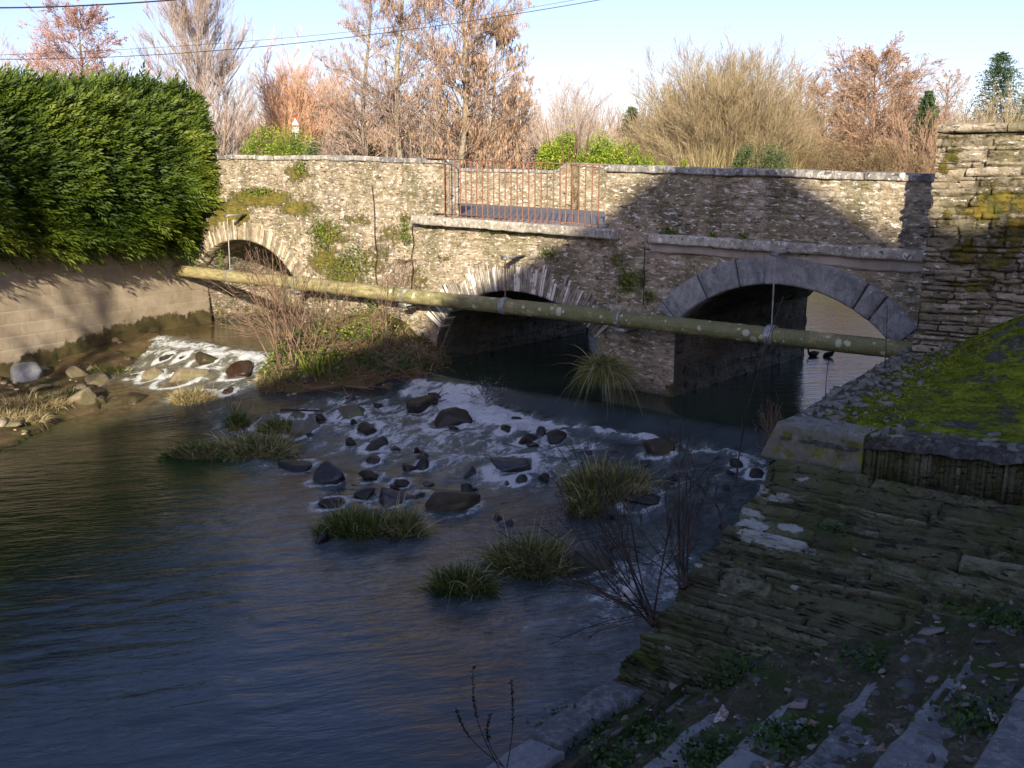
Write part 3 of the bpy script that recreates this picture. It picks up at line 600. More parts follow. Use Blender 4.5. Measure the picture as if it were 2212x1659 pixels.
for q in range(900):
    b_ = rng.uniform(QV + .02, 0); a_ = qedge(b_) + abs(rng.normal()) * .28 + .02 if q % 2 else rng.uniform(9.6, 13.5); b_ = b_ if q % 2 else QV + .03 + abs(rng.normal()) * .22
    s_ = rng.choice([.012, .02, .035]) * rng.uniform(.7, 1.4); z_ = float(qtop(np.array(a_), np.array(b_))) + .008; th_ = rng.uniform(0, 3.14); c_, d_ = math.cos(th_), math.sin(th_)
    mb.corners([(a_ + (x_ * c_ - y_ * d_) * s_, b_ + (x_ * d_ + y_ * c_) * s_, z_ + zz_ * s_ * .5 + .2 * s_ * x_) for zz_ in (-1, 1) for y_ in (-.6, .6) for x_ in (-1, 1)], tone=rng.uniform(.2, 1), joint=0, moss=0)
mb.build('edge_gravel', M['blockq'], quay)
# river side of the quay
mb = MB(); z = np.linspace(-4.4, QZ - .005, 120); Zg, Vg = np.meshgrid(z, np.linspace(QV - .0, .3, 220)); off, tone, joint = rubble(Vg, Zg, 101, ch=(.05, .12), ln=(.2, .7), amp=.03)
mb.grid(np.stack((qedge(Vg) + .2 * (Zg - QZ) - off, Vg, Zg), -1), flip=True, tone=tone, joint=joint, moss=.4 * (Zg > -3) + 0)
mb.build('river_face', M['quay'], quay)
# sloping face: parameter s from the coping foot down to the stairs
A_ = np.array((QV - .03, -2.33)); B_ = np.array((-7.75, -4.25)); Ls = float(np.hypot(*(B_ - A_))); nrmS = np.array((-(A_[1] - B_[1]), (A_[0] - B_[0]))) / Ls; nrmS = nrmS * (1 if nrmS[1] > 0 else -1)
def face_hit(px, py):
    r = ray(px, py); a = V2 @ r[:2]; k = (B_[1] - A_[1]) / (B_[0] - A_[0])       # v = V2.(r t - B0);  z = A1 + k (v - A0)
    t = (A_[1] + k * (-(B0 @ V2) - A_[0])) / (r[2] - k * a); p = r * t; u, v = to_uv(p); return float(u), float((v - A_[0]) / (B_[0] - A_[0]) * Ls)
pale = []
for px, py, w_, h_, s_ in [(1610, 1050, 50, 18, .85), (1680, 1072, 45, 12, .8), (1620, 1102, 35, 9, .8), (1625, 1128, 45, 16, 1.0), (1700, 1133, 40, 12, .9), (1680, 1170, 85, 17, 1.1), (1640, 1163, 50, 14, .9), (1800, 1140, 30, 6, .6), (1515, 1225, 20, 10, .6), (1560, 1282, 30, 7, .6), (1716, 1265, 12, 8, .8), (1450, 1400, 22, 8, .6), (1780, 985, 10, 12, .5), (1735, 1035, 20, 8, .6), (1850, 1190, 40, 6, .5)]:
    a, b = face_hit(px, py); a2, _ = face_hit(px + w_, py + w_ * .25); _, b2 = face_hit(px, py + h_); pale.append((a, b, abs(a2 - a), abs(b2 - b), s_))
mossQ = [(*face_hit(px, py), .35, .12, s_) for px, py, s_ in [(1380, 1420, .9), (1330, 1450, .8), (1870, 1060, .5), (2000, 1100, .5), (2100, 1065, .8), (1650, 1240, .4), (1500, 1350, .5), (2180, 1200, .6), (1560, 1420, .5)]]
s_ = np.linspace(0, Ls, 230); tt = np.linspace(0, 1, 420); uL_ = qedge(QV) - .02 - .50 * s_ / Ls * 1.12
Ug = uL_[:, None] + tt[None] * (14.2 - uL_[:, None]); Sg = np.broadcast_to(s_[:, None], Ug.shape)
wS = Sg + .05 * fbm(Ug * .6, Sg * 1.2, 0, 61, 3) + .03 * (Ug - 9)
off, tone, joint = rubble(Ug, -wS, 103, ch=(.018, .085), ln=(.35, 1.5), amp=.05, jw=.012)
rag = .035 * vn(Sg * 14, 0 * Ug, 0, 8) * sstep(.08, 0, tt)[None]
vS = A_[0] + (B_[0] - A_[0]) * Sg / Ls; zS = A_[1] + (B_[1] - A_[1]) * Sg / Ls
off = off + .05 * fbm(Ug * .9, Sg * 1.6, 0, 62, 4)
off[:, 0] -= .03
mb = MB(); P = np.stack((Ug + rag, vS + nrmS[0] * off, zS + nrmS[1] * off), -1)
mb.grid(P, flip=False, tone=tone, joint=joint, moss=blobs(Ug, Sg, mossQ) * .8, pale=blobs(Ug, Sg, pale))
L0 = P[:, 0]; skirt = L0.copy(); skirt[:, 2] = -4.6; skirt[:, 0] += .02; skirt[:, 1] += .5
mb.grid(np.stack((L0, skirt), 1), tone=.3, joint=.0, moss=.3, pale=0)
mb.build('sloping_face', M['quay'], quay)
# cut corner block and the upright coping slates
mb = MB(); n = 30; c0, c1 = qedge(QV) - .03, 9.58; xs = np.linspace(0, 1, n)
prof = [(.32, .012), (.02, .012), (0, -.01), (-.02, -.32), (.3, -.33)]; P = []
sub = []
for q in range(len(prof) - 1):
    for w_ in np.linspace(0, 1, 8)[:-1]: sub.append((prof[q][0] * (1 - w_) + prof[q + 1][0] * w_, prof[q][1] * (1 - w_) + prof[q + 1][1] * w_))
for dv, dz in sub:
    uu = c0 - .0 * dz + xs * (c1 - c0) - (.14 * (1 - xs)) * (-dz / .33); P.append(np.stack((uu, QV - .03 + dv + .008 * fbm(uu * 6, dv * 9 + dz * 9 + 0 * uu, 0, 3), QZ + dz + .012 * fbm(uu * 4, dv * 7 + 0 * uu, 0, 5)), -1))
P = np.array(P); mb.grid(P, tone=.55, joint=0, moss=.40 * (P[..., 2] < QZ - .03) + .05)
for e in (0, -1):
    q = P[:, e]; c_ = q.mean(0); m = mb.n; mb.add(np.concatenate((q, c_[None])), np.zeros((0, 4), int), tone=.4, joint=0, moss=.5); mb.T = getattr(mb, 'T', []) + [(m + i, m + i + 1, m + len(q)) for i in range(len(q) - 1)]
mb.build('corner_block', M['blockq'], quay)
mb = MB(); x = c1 + .01; rg = np.random.default_rng(5)
while x < 14.0:
    w_ = rg.choice([.02, .03, .05]) * rg.uniform(.8, 1.4); h0 = QZ + rg.uniform(-.045, .015); dv = rg.uniform(-.02, .02); lean = rg.uniform(-.008, .008); b0 = rg.uniform(-.03, .02)
    c = [(x + (lean if zz else 0) + xx * (w_ - .001), QV + dv + yy * rg.uniform(.25, .4) + (0 if zz else -.015), (h0 if zz else QZ - .36 + b0) + rg.uniform(-.012, .012)) for zz in (0, 1) for yy in (0, 1) for xx in (0, 1)]
    mb.corners(c, tone=rg.uniform(0, 1), joint=0, moss=rg.choice([0, .1, .25, .42])); x += w_
mb.build('upright_coping', M['quay'], quay)

# ================================================================= stairs
steps_u = [8.42] + [9.02 + .46 * k for k in range(10)]
def zstair(u): return -3.80 + .40 * (u - 8.72)
stairs = tag(empty('stone_stairs', (B0[0], B0[1], 0), -TH), 'worn stone stairs buried in dirt, going down to the water at lower right', 'stairs')
M['slab'] = m_cut('step_slab', (.075, .08, .08), (.21, .22, .215), .12, 9, (.36, .36, .34), speck=.4)
def tread(u):
    u = np.asarray(u, float); k = np.clip(np.searchsorted(steps_u, u) - 1, 0, len(steps_u) - 1); e = np.array(steps_u)[k]
    z = zstair(e); z = np.where(k == 0, -3.755, z); nx = np.append(steps_u, steps_u[-1] + 9)[k + 1]; f = (u - e) / np.minimum(nx - e, .6)
    return z, f, k
for k, us in enumerate(steps_u[:-1]):
    v0 = -13.6; z0 = float(tread(us + .01)[0]); rg = np.random.default_rng(20 + k); v_ = v0; mb = MB()
    vend = A_[0] + (z0 - A_[1]) / (B_[1] - A_[1]) * (B_[0] - A_[0]) + .25
    while v_ < vend:
        L = rg.uniform(.7, 1.6); w_ = rg.uniform(.24, .40); du_ = rg.uniform(-.04, .03); dz = rg.uniform(-.018, .012) 
        n, m = 26, 9; s1 = np.linspace(0, L - .015, n)
        prof = [(.0, -.13), (0.0, -.02), (.018, .0)] + [(.018 + (w_ - .018) * q, 0) for q in (.15, .3, .5, .7, .85, 1)] + [(w_, -.13)]
        P = np.array([np.stack((us + du_ + a_ * (1 + .22 * fbm(v_ + s1 * 2.2, 0 * s1, 0, k + 5)) + .02 * fbm((v_ + s1) * 4, 0 * s1, 0, k), v_ + s1, z0 + dz + b_ + .012 * fbm((v_ + s1) * 3, a_ * 6 + 0 * s1, 0, k + 9)), -1) for a_, b_ in prof])
        mb.grid(P, tone=rg.uniform(0, 1), joint=0, moss=.12 + .2 * fbm(P[..., 0] * 2, P[..., 1] * 2, 0, 3))
        for e in (0, -1): q = P[:, e]; mb.add(q, [(0, 1, 8, 9), (1, 2, 7, 8), (2, 3, 6, 7), (3, 4, 5, 6)], tone=.5, joint=0, moss=.2)
        v_ += L
    mb.build('step', M['slab'], stairs)
# dirt over the treads
u = np.linspace(8.36, 13.4, 250); v = np.linspace(-13.6, -4.6, 330); Ug, Vg = np.meshgrid(u, v)
zt_, f, k = tread(Ug); keep = fbm(Ug * 1.3, Vg * 1.1, 0, 77, 4)
zd = zt_ - .012 + .05 * sstep(.3, 1.0, f) + .10 * sstep(.8, 1.0, f) + .045 * keep + .02 * fbm(Ug * 9, Vg * 9, 0, 78, 4) - .05 * sstep(.18, .0, f) * (keep < .35)
zd += .30 * sstep(-7.4, -6.2, Vg + .42 * (10.5 - Ug) * 1.0) * .6 * sstep(8.9, 9.6, Ug)
zd -= .06 * (k == 0) * sstep(9.0, 8.7, Ug)
npmesh('stair_dirt', np.stack((Ug, Vg, zd), -1), gridq(330, 250), M['dirt'], stairs, smooth=True)
def stair_z(u, v):
    i = np.clip(((u - 8.36) / (13.4 - 8.36) * 249).astype(int), 0, 249); j = np.clip(((v + 13.6) / 9.0 * 329).astype(int), 0, 329); return zd[j, i]
def stair_hit(px, py):
    r = ray(px, py)
    for t in np.linspace(2, 14, 1200):
        p = r * t; uu, vv_ = to_uv(p)
        if p[2] < stair_z(np.array(uu), np.array(vv_)): return float(uu), float(vv_)
    return float(uu), float(vv_)

# ================================================================= water
def zwater(u, v):
    u = np.asarray(u, float); v = np.asarray(v, float); L = sstep(-1.0, -2.2, u)            # 1 in the left arm
    vc = -.95 * (1 - L) - 1.30 * L + .05 * np.sin(u * 1.7)
    d = vc - v                                                           # distance below the crest
    fallR = -.27 * sstep(.0, .62, d); fallL = -.30 * sstep(.0, 1.5, d)
    z = -3.15 + fallR * (1 - L) + fallL * L
    z = z - .38 * sstep(.7, 3.9, d) - .02
    return z
def water_hit(px, py):
    r = ray(px, py); t0 = 4.0
    for t in np.linspace(4, 32, 1400):
        p = r * t; uu, vv_ = to_uv(p)
        if p[2] < zwater(uu, vv_): return p
    return p
def foamf(u, v):
    L = sstep(-1.0, -2.2, u); vc = -.95 * (1 - L) - 1.30 * L; d = vc - v
    foot = np.exp(-((d - .72) / .22) ** 2) * sstep(.3, .9, u) * (1 - .35 * sstep(4.3, 5.4, u)) * (1 - .25 * sstep(7, 8, u))
    foot = np.maximum(foot, .95 * np.exp(-((d - .95) / .35) ** 2) * sstep(.9, 1.3, u) * sstep(4.4, 3.6, u))
    fall = .74 * sstep(.03, .2, d) * sstep(.8, .6, d) * sstep(.25, .5, u) * sstep(2.5, 1.7, u)
    rap = .52 * sstep(.8, 1.2, d) * sstep(4.4, 2.2, d) * sstep(-1.4, .2, u) * sstep(6.2, 4.6, u)
    rapr = .36 * sstep(.8, 1.0, d) * sstep(3.8, 1.2, d) * sstep(5, 6, u)
    low = .52 * np.exp(-((u - 7.4) / .7) ** 2 - ((v + 4.9) / 1.0) ** 2) + .34 * np.exp(-((u - 7.8) / .8) ** 2 - ((v + 6.2) / 1.2) ** 2) + .3 * np.exp(-((u - 6.6) / .5) ** 2 - ((v + 3.6) / .7) ** 2)
    la = L * (.70 * np.exp(-((d - .35) / .38) ** 2) + .42 * sstep(.5, .9, d) * sstep(3.0, 1.4, d))
    mid = .42 * np.exp(-((v + 3.9 + .45 * (u + 1)) / .5) ** 2) * sstep(-2.5, -1.5, u) * sstep(2.5, 1.5, u)
    tail = .27 * sstep(8.5, 5, d) * sstep(3, 4, d) * sstep(1.0, 3, u)
    return np.maximum.reduce([foot, fall, rap, rapr, low, la, mid, tail])
def m_water():
    s = NT('river_water'); oc = s.co(); foam = s.attr('foam'); rough_ = s.attr('rough')
    st = s.noise(s.co((1.15, .75, 1)), 3.4, 9, .70, .5); fi = s.noise(s.co((1.2, .8, 1)), 17, 6, .72, .3)
    f = s.math('ADD', foam, s.math('MULTIPLY', s.math('SUBTRACT', s.math('ADD', s.math('MULTIPLY', st, .72), s.math('MULTIPLY', fi, .28)), .5), 2.1))
    fm = s.math('MULTIPLY', s.sm(f, .46, .74), s.sm(foam, .03, .2))
    deep = s.mix(s.attr('green'), s.ramp(s.noise(oc, .6, 4, .6), [(.35, (.022, .032, .032)), (.65, (.045, .058, .062))]), s.ramp(s.noise(oc, .6, 4, .6), [(.35, (.010, .026, .006)), (.65, (.022, .042, .012))]))  # green share at left paints the hedge's reflection into the water colour
    shallow = s.attr('shallow'); deep = s.mix(shallow, deep, s.ramp(s.noise(oc, 6, 5, .7), [(.35, (.05, .035, .012)), (.65, (.17, .125, .055))]))
    thin = s.sm(f, .05, .6); deep = s.mix(s.math('MULTIPLY', thin, s.math('MULTIPLY', s.sm(foam, .03, .25), .5)), deep, (.17, .21, .20))
    def rot(sc):
        a = s.n('ShaderNodeMapping'); s.L(oc, a.inputs['Vector']); a.inputs['Rotation'].default_value = (0, 0, math.radians(-54)); b = s.n('ShaderNodeMapping'); s.L(a.outputs[0], b.inputs['Vector']); b.inputs['Scale'].default_value = sc; return b.outputs[0]
    b1 = s.noise(rot((.42, 1.7, 1)), 2.4, 3, .5, .7); b2 = s.noise(rot((.6, 1.5, 1)), 10, 4, .6, .5); b3 = s.noise(rot((.8, 1.3, 1)), 30, 3, .6)
    h = s.math('ADD', s.math('MULTIPLY', b1, 1.0), s.math('MULTIPLY', b2, .55)); h = s.math('ADD', h, s.math('MULTIPLY', b3, s.math('MULTIPLY', rough_, .22)))
    h = s.math('MULTIPLY', h, s.math('ADD', .05, s.math('MULTIPLY', rough_, .8)))
    bw = s.bump(h, 1.0, .045)
    w = s.pbsdf(deep, .035, bw, .5, IOR=1.333)
    fo = s.pbsdf(s.mix(fi, (.60, .65, .66), (.93, .95, .94)), .55, s.bump(s.math('ADD', st, fi), 1.0, .08), .3)
    m = s.n('ShaderNodeMixShader'); s.L(fm, m.inputs[0]); s.L(w, m.inputs[1]); s.L(fo, m.inputs[2]); return s.done(m.outputs[0])
M['water'] = m_water()
ROCKS = [  # px, py, width px, height ratio, style, label
 (906, 873, 62, .62, 'dark', 'blocky dark wet boulder just left of the white chute under the middle arch'),
 (970, 901, 82, .52, 'dark', 'large wedge shaped dark boulder in the white foam below the middle arch'),
 (762, 888, 66, .42, 'green', 'greenish flat topped boulder at the upper left edge of the rapids'),
 (811, 960, 46, .72, 'dark', 'upright dark rock in the rapids, left of the foam and below the greenish boulder'),
 (798, 926, 50, .35, 'dark', 'low dark ledge of rock just above the upright rock in the rapids'),
 (1095, 924, 32, .7, 'dark', 'small dark rock at the upper edge of the foam, right of the large wedge boulder'),
 (1136, 946, 40, .7, 'dark', 'mossy dark rock with white water pouring over its left side'),
 (1200, 941, 40, .4, 'dark', 'small low dark rock at the right end of the thick foam'),
 (709, 1028, 68, .72, 'wet', 'rounded blue black boulder at the left side of the rapids'),
 (811, 994, 32, .8, 'dark', 'small upright dark rock midway down the rapids'),
 (914, 1002, 30, .6, 'dark', 'small triangular dark rock in the middle of the rapids'),
 (806, 1030, 44, .45, 'dark', 'low rock half washed over, left of the twin boulders'),
 (781, 1066, 44, .6, 'dark', 'round black rock left of the broad twin topped boulder'),
 (849, 1072, 80, .62, 'wet', 'broad wet boulder with a blue sheen in the lower rapids'),
 (866, 1040, 42, .6, 'dark', 'dark knob of rock standing behind the broad wet boulder'),
 (914, 1070, 42, .5, 'dark', 'small jagged rock between the broad wet boulder and the brown boulder'),
 (980, 1084, 112, .46, 'brown', 'long brown flat sided boulder at the foot of the rapids'),
 (1126, 1036, 32, .65, 'dark', 'lone small black rock to the right of the rapids'),
 (1112, 1004, 96, .22, 'wet', 'wide flat rock just awash at the right of the rapids'),
 (720, 1084, 64, .3, 'dark', 'low flat dark rock above the grass tussock by the quiet pool'),
 (648, 1006, 72, .25, 'dark', 'flat dark slab awash beside the left grassy islet'),
 (656, 926, 62, .5, 'pale', 'pale oval boulder at the right tip of the left grassy islet'),
 (584, 907, 60, .42, 'pale', 'pale low boulder at the top of the left grassy islet'),
 (648, 897, 44, .4, 'pale', 'small pale rock lying behind the pale oval boulder'),
 (548, 948, 50, .4, 'pale', 'grey stone half buried in the dead grass of the left islet'),
 (853, 1118, 92, .4, 'pale', 'grey boulder behind the green tussock in the lower centre of the river'),
 (1250, 1205, 118, .62, 'greydark', 'big grey boulder with a black cleft beside the lower right grass'),
 (1424, 970, 64, .62, 'brown', 'humped brown boulder at the foot of the weir before the right arch'),
 (1593, 1004, 32, .6, 'dark', 'small dark rock in the foam next to the quay wall'),
 (1390, 1072, 84, .4, 'dark', 'dark boulder behind the tussock at the right of the river'),
 (1632, 1022, 32, .6, 'dark', 'little black rock touching the foot of the quay wall'),
 (940, 856, 28, .5, 'dark', 'tiny dark rock at the left foot of the white chute'),
 (65, 833, 54, .66, 'bluegrey', 'blue grey block of stone at the foot of the block wall, far left'),
 (162, 818, 48, .5, 'tan', 'cracked tan rock on the left bank, left of a longer tan rock'),
 (215, 820, 60, .38, 'tan', 'long flat tan rock by the foot of the block wall'),
 (187, 867, 54, .85, 'tan', 'pointed tan rock with a shaded right side at the left bank edge'),
 (219, 869, 20, .8, 'brown', 'small upright brown rock touching the pointed tan rock'),
 (290, 858, 46, .55, 'brown', 'square wet brown rock in the shallow water at left'),
 (292, 811, 28, .5, 'brown', 'small brown rock in the left riffle above the square brown rock'),
 (331, 808, 48, .6, 'tan', 'angular tan boulder leaning on the largest rounded boulder'),
 (398, 808, 92, .5, 'tan', 'largest rounded olive tan boulder in the left riffle'),
 (449, 773, 68, .5, 'brown', 'two toned dark and tan boulder at the crest of the left riffle'),
 (517, 799, 58, .42, 'red', 'shiny red brown wet boulder in the left riffle'),
 (358, 771, 32, .5, 'dark', 'small dark rock in the white water near the block wall'),
 (399, 772, 26, .3, 'dark', 'flat dark stone between two boulders on the left riffle crest'),
 (393, 850, 44, .7, 'tan', 'tan rock wrapped in dead grass, left one of the grassy pair'),
 (436, 850, 58, .65, 'tan', 'tan rock with yellow grass at its foot, right one of the grassy pair'),
 (494, 845, 36, .6, 'red', 'reddish rock washed by foam, right of the grassy pair'),
 (90, 858, 42, .3, 'tan', 'flat tan stone lying in the dead grass of the left bank'),
 (30, 928, 44, .3, 'tan', 'pale flat stone at the water edge in the far left corner'),
]
rock_w = []
for (px, py, w_, hr, st, lb) in ROCKS:
    p = water_hit(px, py + w_ * hr * .22); zc = p[1] * math.cos(PIT) - p[2] * math.sin(PIT); rock_w.append((p, w_ / F * zc))
def build_water():
    u = np.concatenate((np.arange(-9.0, 9.3, .042),)); v = np.arange(-13.0, .6, .042); Ug, Vg = np.meshgrid(u, v); Z = zwater(Ug, Vg); fo = foamf(Ug, Vg)
    nf = sstep(.1, .8, fo)
    for (p, r) in rock_w:
        ru, rv = to_uv(p); d = np.hypot(Ug - ru, (Vg - rv + .12 * r) * .8); actv = float(foamf(np.array(ru), np.array(rv)))
        if actv > .12: fo = np.maximum(fo, min(.8, actv + .35) * np.exp(-((d - .5 * r) / .10) ** 2) + 0); Z = Z + .035 * np.exp(-((d - .55 * r) / .12) ** 2) * (Vg > rv)
        else: fo = np.maximum(fo, .18 * np.exp(-((d - .5 * r) / .05) ** 2))
    turb = .095 * fbm(Ug * 2.4, Vg * 1.8, 0, 300, 5) * 1.5 + .03 * fbm(Ug * 8, Vg * 7, 0, 310, 3)
    calm = .006 * fbm(Ug * 1.6, Vg * 3.2, 0, 320, 3)
    L = sstep(-1.0, -2.2, Ug); d = (-.95 * (1 - L) - 1.30 * L) - Vg
    mixr = np.clip(nf + .035 * sstep(.2, 1, d) * sstep(9, 3, d), 0, 1); Z = Z + turb * mixr + calm * sstep(.05, .4, d)
    ca = Ug * .58 + Vg * .81; cb = -Ug * .81 + Vg * .58; rip = (.0045 + .004 * sstep(5.5, 3.5, Ug)) * vn(ca * 1.9, cb * 7.5 + .8 * fbm(Ug, Vg), 0, 330) * np.clip(fbm(Ug * .5, Vg * .5, 0, 6) + .6, 0, 1) * sstep(4.0, 5.5, d) * (1 - mixr)
    Z = Z + rip
    Z = Z + .05 * np.exp(-((d - .80) / .2) ** 2) * (Ug > .3) * (fbm(Ug * 7, Vg * 7, 0, 9) * 1.6 + 1)
    rough = np.clip(.16 + .9 * nf + .25 * sstep(.2, .6, d) * sstep(9, 5, d) + .12 * sstep(.6, 0, np.abs(d - .3)), 0, 1)
    X = W(Ug, Vg, Z); sh = .8 * sstep(-2.2, -3.6, Ug) * sstep(-6.5, -4.5, Vg) + .75 * np.exp(-((Ug + 3.7) / 1.8) ** 2 - ((Vg + 1.0) / 1.8) ** 2)
    mb = MB(); P = np.stack((Ug, Vg, Z), -1); mb.grid(P, foam=fo, rough=rough, shallow=np.clip(sh, 0, 1), green=np.clip(sstep(3.8, 1.5, Ug + .35 * (Vg + 8)) * sstep(-4.0, -5.2, Vg) + .6 * sstep(-1.2, -.9, Vg), 0, 1))
    # upstream pond beyond the bridge, joined along v = last row
    v1 = float(v[-1]); vv = np.concatenate((np.linspace(v1, 6, 80), np.linspace(6.2, 60, 120))); Ug, Vg = np.meshgrid(np.linspace(-9.0, 9.3, 120), vv); mb.grid(np.stack((Ug, Vg, -3.17 + 0 * Ug), -1), green=.6, foam=0, rough=.30, shallow=.8 * np.exp(-((Ug + 3.9) / 2) ** 2 - ((Vg) / 2.0) ** 2))
    for (a, b) in ((-60, -9.0), (9.3, 80)):
        Ug, Vg = np.meshgrid(np.linspace(a, b, 20), np.linspace(6, 60, 20)); mb.grid(np.stack((Ug, Vg, -3.17 + 0 * Ug), -1), green=.6, foam=0, rough=.30, shallow=0)
    o = mb.build('water', M['water'], frame=True, smooth=True); tag(o, kind='structure')
build_water()

# ================================================================= ground sheet with the river channel
def ground():
    ax = np.concatenate((-np.geomspace(300, 14, 24), np.linspace(-13.5, 14, 90), np.geomspace(14.5, 300, 24)))
    ay = np.concatenate((-np.geomspace(300, 15, 20), np.linspace(-14.5, 60, 190), np.geomspace(61, 320, 20)))
    U_, V_ = np.meshgrid(ax, ay); Xw = W(U_, V_, 0 * U_); x, y = Xw[..., 0], Xw[..., 1]
    left = x - (-7.32 + .596 * (y - 22.83))                   # >0: river side of the block wall
    chan_dn = (V_ < 4.9) & (left > -.12) & (U_ < 8.6 + .0) & (V_ > -30)
    z = np.full(U_.shape, -1.28)
    z = np.where((V_ < 4.9) & (U_ >= 8.6), -4.6, z); z = np.where((V_ < 4.9) & (U_ >= 13.2), -1.9, z)
    z = np.where((V_ < -13.2) & (U_ > 8.3), -1.95, z)
    z = np.where(chan_dn, -4.4, z)
    # upstream pond
    lb = -1.3 - .5 * np.maximum(V_ - 11.5, 0); far = 30.5 + 1.5 * vn(U_ * .12, 0 * U_)
    inside = np.minimum.reduce([U_ - lb, far - V_ + 0 * U_, 45 - U_])
    zu = -3.5 + np.clip(.5 - inside * .8, -1.0, 2.2) * 1.0 ; zu = np.minimum(zu, -1.3)
    z = np.where(V_ >= 4.9, zu, z)
    z = z + .06 * fbm(U_ * .6, V_ * .6, 0, 3, 3) * (np.abs(U_) < 60)
    o = npmesh('ground', np.stack((U_, V_, z), -1), gridq(len(ay), len(ax)), M['ground'], frame=True, smooth=False); tag(o, kind='structure')
ground()

# banks: mound between the arches, strip at the foot of the block wall
poly = np.array([(-4.0, .1), (-3.1, -1.1), (-2.3, -2.35), (-1.75, -2.75), (-1.2, -2.45), (-.1, -1.35), (.45, -1.05), (.25, .1)])
def pdist(u, v):
    d = np.full(np.shape(u), 1e9); ins = np.zeros(np.shape(u), bool); n = len(poly)
    for i in range(n):
        a, b = poly[i], poly[(i + 1) % n]
        e = b - a; t = np.clip(((u - a[0]) * e[0] + (v - a[1]) * e[1]) / (e @ e), 0, 1); dd = np.hypot(u - a[0] - t * e[0], v - a[1] - t * e[1])
        if i < n - 1 - (poly is polyB if 'polyB' in globals() else 0) * 1: d = np.minimum(d, dd)
        c = ((a[1] > v) != (b[1] > v)) & (u < (b[0] - a[0]) * (v - a[1]) / (b[1] - a[1] + 1e-12) + a[0]); ins ^= c
    return np.where(ins, d, -d)
def zmound(u, v):
    d = pdist(u + .12 * vn(u * 2, v * 2, 0, 21), v + .12 * vn(u * 2, v * 2, 0, 22))
    base_ = zwater(u, v) - .04
    return base_ + np.where(d > 0, .10 + .50 * np.clip(d, 0, 3) ** .8, d * 1.2) * 1.0 + .10 * fbm(u * 1.6, v * 1.6, 0, 23, 5)
u = np.linspace(-4.6, 1.0, 130); v = np.linspace(-3.6, .06, 90); Ug, Vg = np.meshgrid(u, v)
tag(npmesh('river_island', np.stack((Ug, Vg, zmound(Ug, Vg)), -1), gridq(90, 130), M['bank'], frame=True, smooth=True), kind='structure')
_bk = [hz(a, b, c)[:2] for a, b, c in ((-500, 1150, -3.82), (-150, 1010, -3.8), (0, 962, -3.8), (70, 928, -3.78), (125, 900, -3.76), (214, 876, -3.74), (238, 850, -3.72), (222, 828, -3.7), (285, 800, -3.62), (335, 768, -3.5), (352, 748, -3.4))]
polyB = np.array([(float(a), float(b)) for a, b in _bk] + [(-8.2, 21.9), (-16, 8.0)])
def zbank(x, y):
    global poly
    keep_ = poly; poly = polyB; d = pdist(x + .15 * vn(x * 1.7, y * 1.7, 0, 41), y + .15 * vn(x * 1.7, y * 1.7, 0, 42)); poly = keep_
    u_, v_ = to_uv(np.stack((np.asarray(x, float), np.asarray(y, float)), -1))
    return zwater(u_, v_) - .03 + np.where(d > 0, .07 + .11 * np.clip(d, 0, 3), d * .7) + .05 * fbm(x * 3, y * 3, 0, 34, 4)
y = np.linspace(9, 22.6, 200); d_ = np.linspace(-.05, 1, 110) * 7; Yg, Dg = np.meshgrid(y, d_); Xg = LW(Yg) + Dg
tag(npmesh('river_bank', np.stack((Xg, Yg, zbank(Xg, Yg)), -1), gridq(110, 200)[:, ::-1], M['bank'], smooth=True), kind='structure')

# ================================================================= rocks
def m_rock(name, c0, c1, rough, moss=0.0, spec=.5):
    s = NT(name); oc = s.co(); n = s.noise(oc, 5, 6, .68, .4); f = s.noise(oc, 28, 5, .7)
    col = s.ramp(s.math('ADD', s.math('MULTIPLY', n, .7), s.math('MULTIPLY', f, .3)), [(.32, c0), (.66, c1)])
    if moss: 
        g = s.noise(oc, 3, 5, .7); col = s.mix(s.math('MULTIPLY', s.sm(g, .5, .6), moss), col, (.07, .09, .015))
    ge = s.n('ShaderNodeNewGeometry'); 
    return s.done(s.pbsdf(col, rough, s.bump(s.math('ADD', n, s.math('MULTIPLY', f, .4)), .7, .03), spec))
RM = {'dark': m_rock('wet_dark_rock', (.006, .006, .006), (.034, .031, .025), .34, spec=.35), 'wet': m_rock('wet_blue_rock', (.008, .009, .012), (.03, .03, .034), .2, spec=.6), 'brown': m_rock('wet_brown_rock', (.018, .013, .008), (.075, .057, .035), .42, .3, spec=.35),
      'red': m_rock('wet_red_rock', (.018, .009, .006), (.06, .03, .019), .16, spec=.7), 'tan': m_rock('dry_tan_rock', (.09, .07, .04), (.28, .225, .15), .8, .5), 'pale': m_rock('pale_rock', (.06, .06, .052), (.17, .165, .145), .7, .4),
      'green': m_rock('algae_rock', (.04, .042, .025), (.14, .13, .09), .5, .6), 'bluegrey': m_rock('blue_grey_rock', (.11, .12, .13), (.3, .31, .33), .6, .1), 'greydark': m_rock('grey_cleft_rock', (.03, .032, .03), (.12, .125, .12), .5, .3)}
import bmesh
bmi = bmesh.new(); bmesh.ops.create_icosphere(bmi, subdivisions=4, radius=1.0)
ICV = np.array([v_.co[:] for v_ in bmi.verts]); ICT = np.array([[q.index for q in f_.verts] for f_ in bmi.faces]); bmi.free()
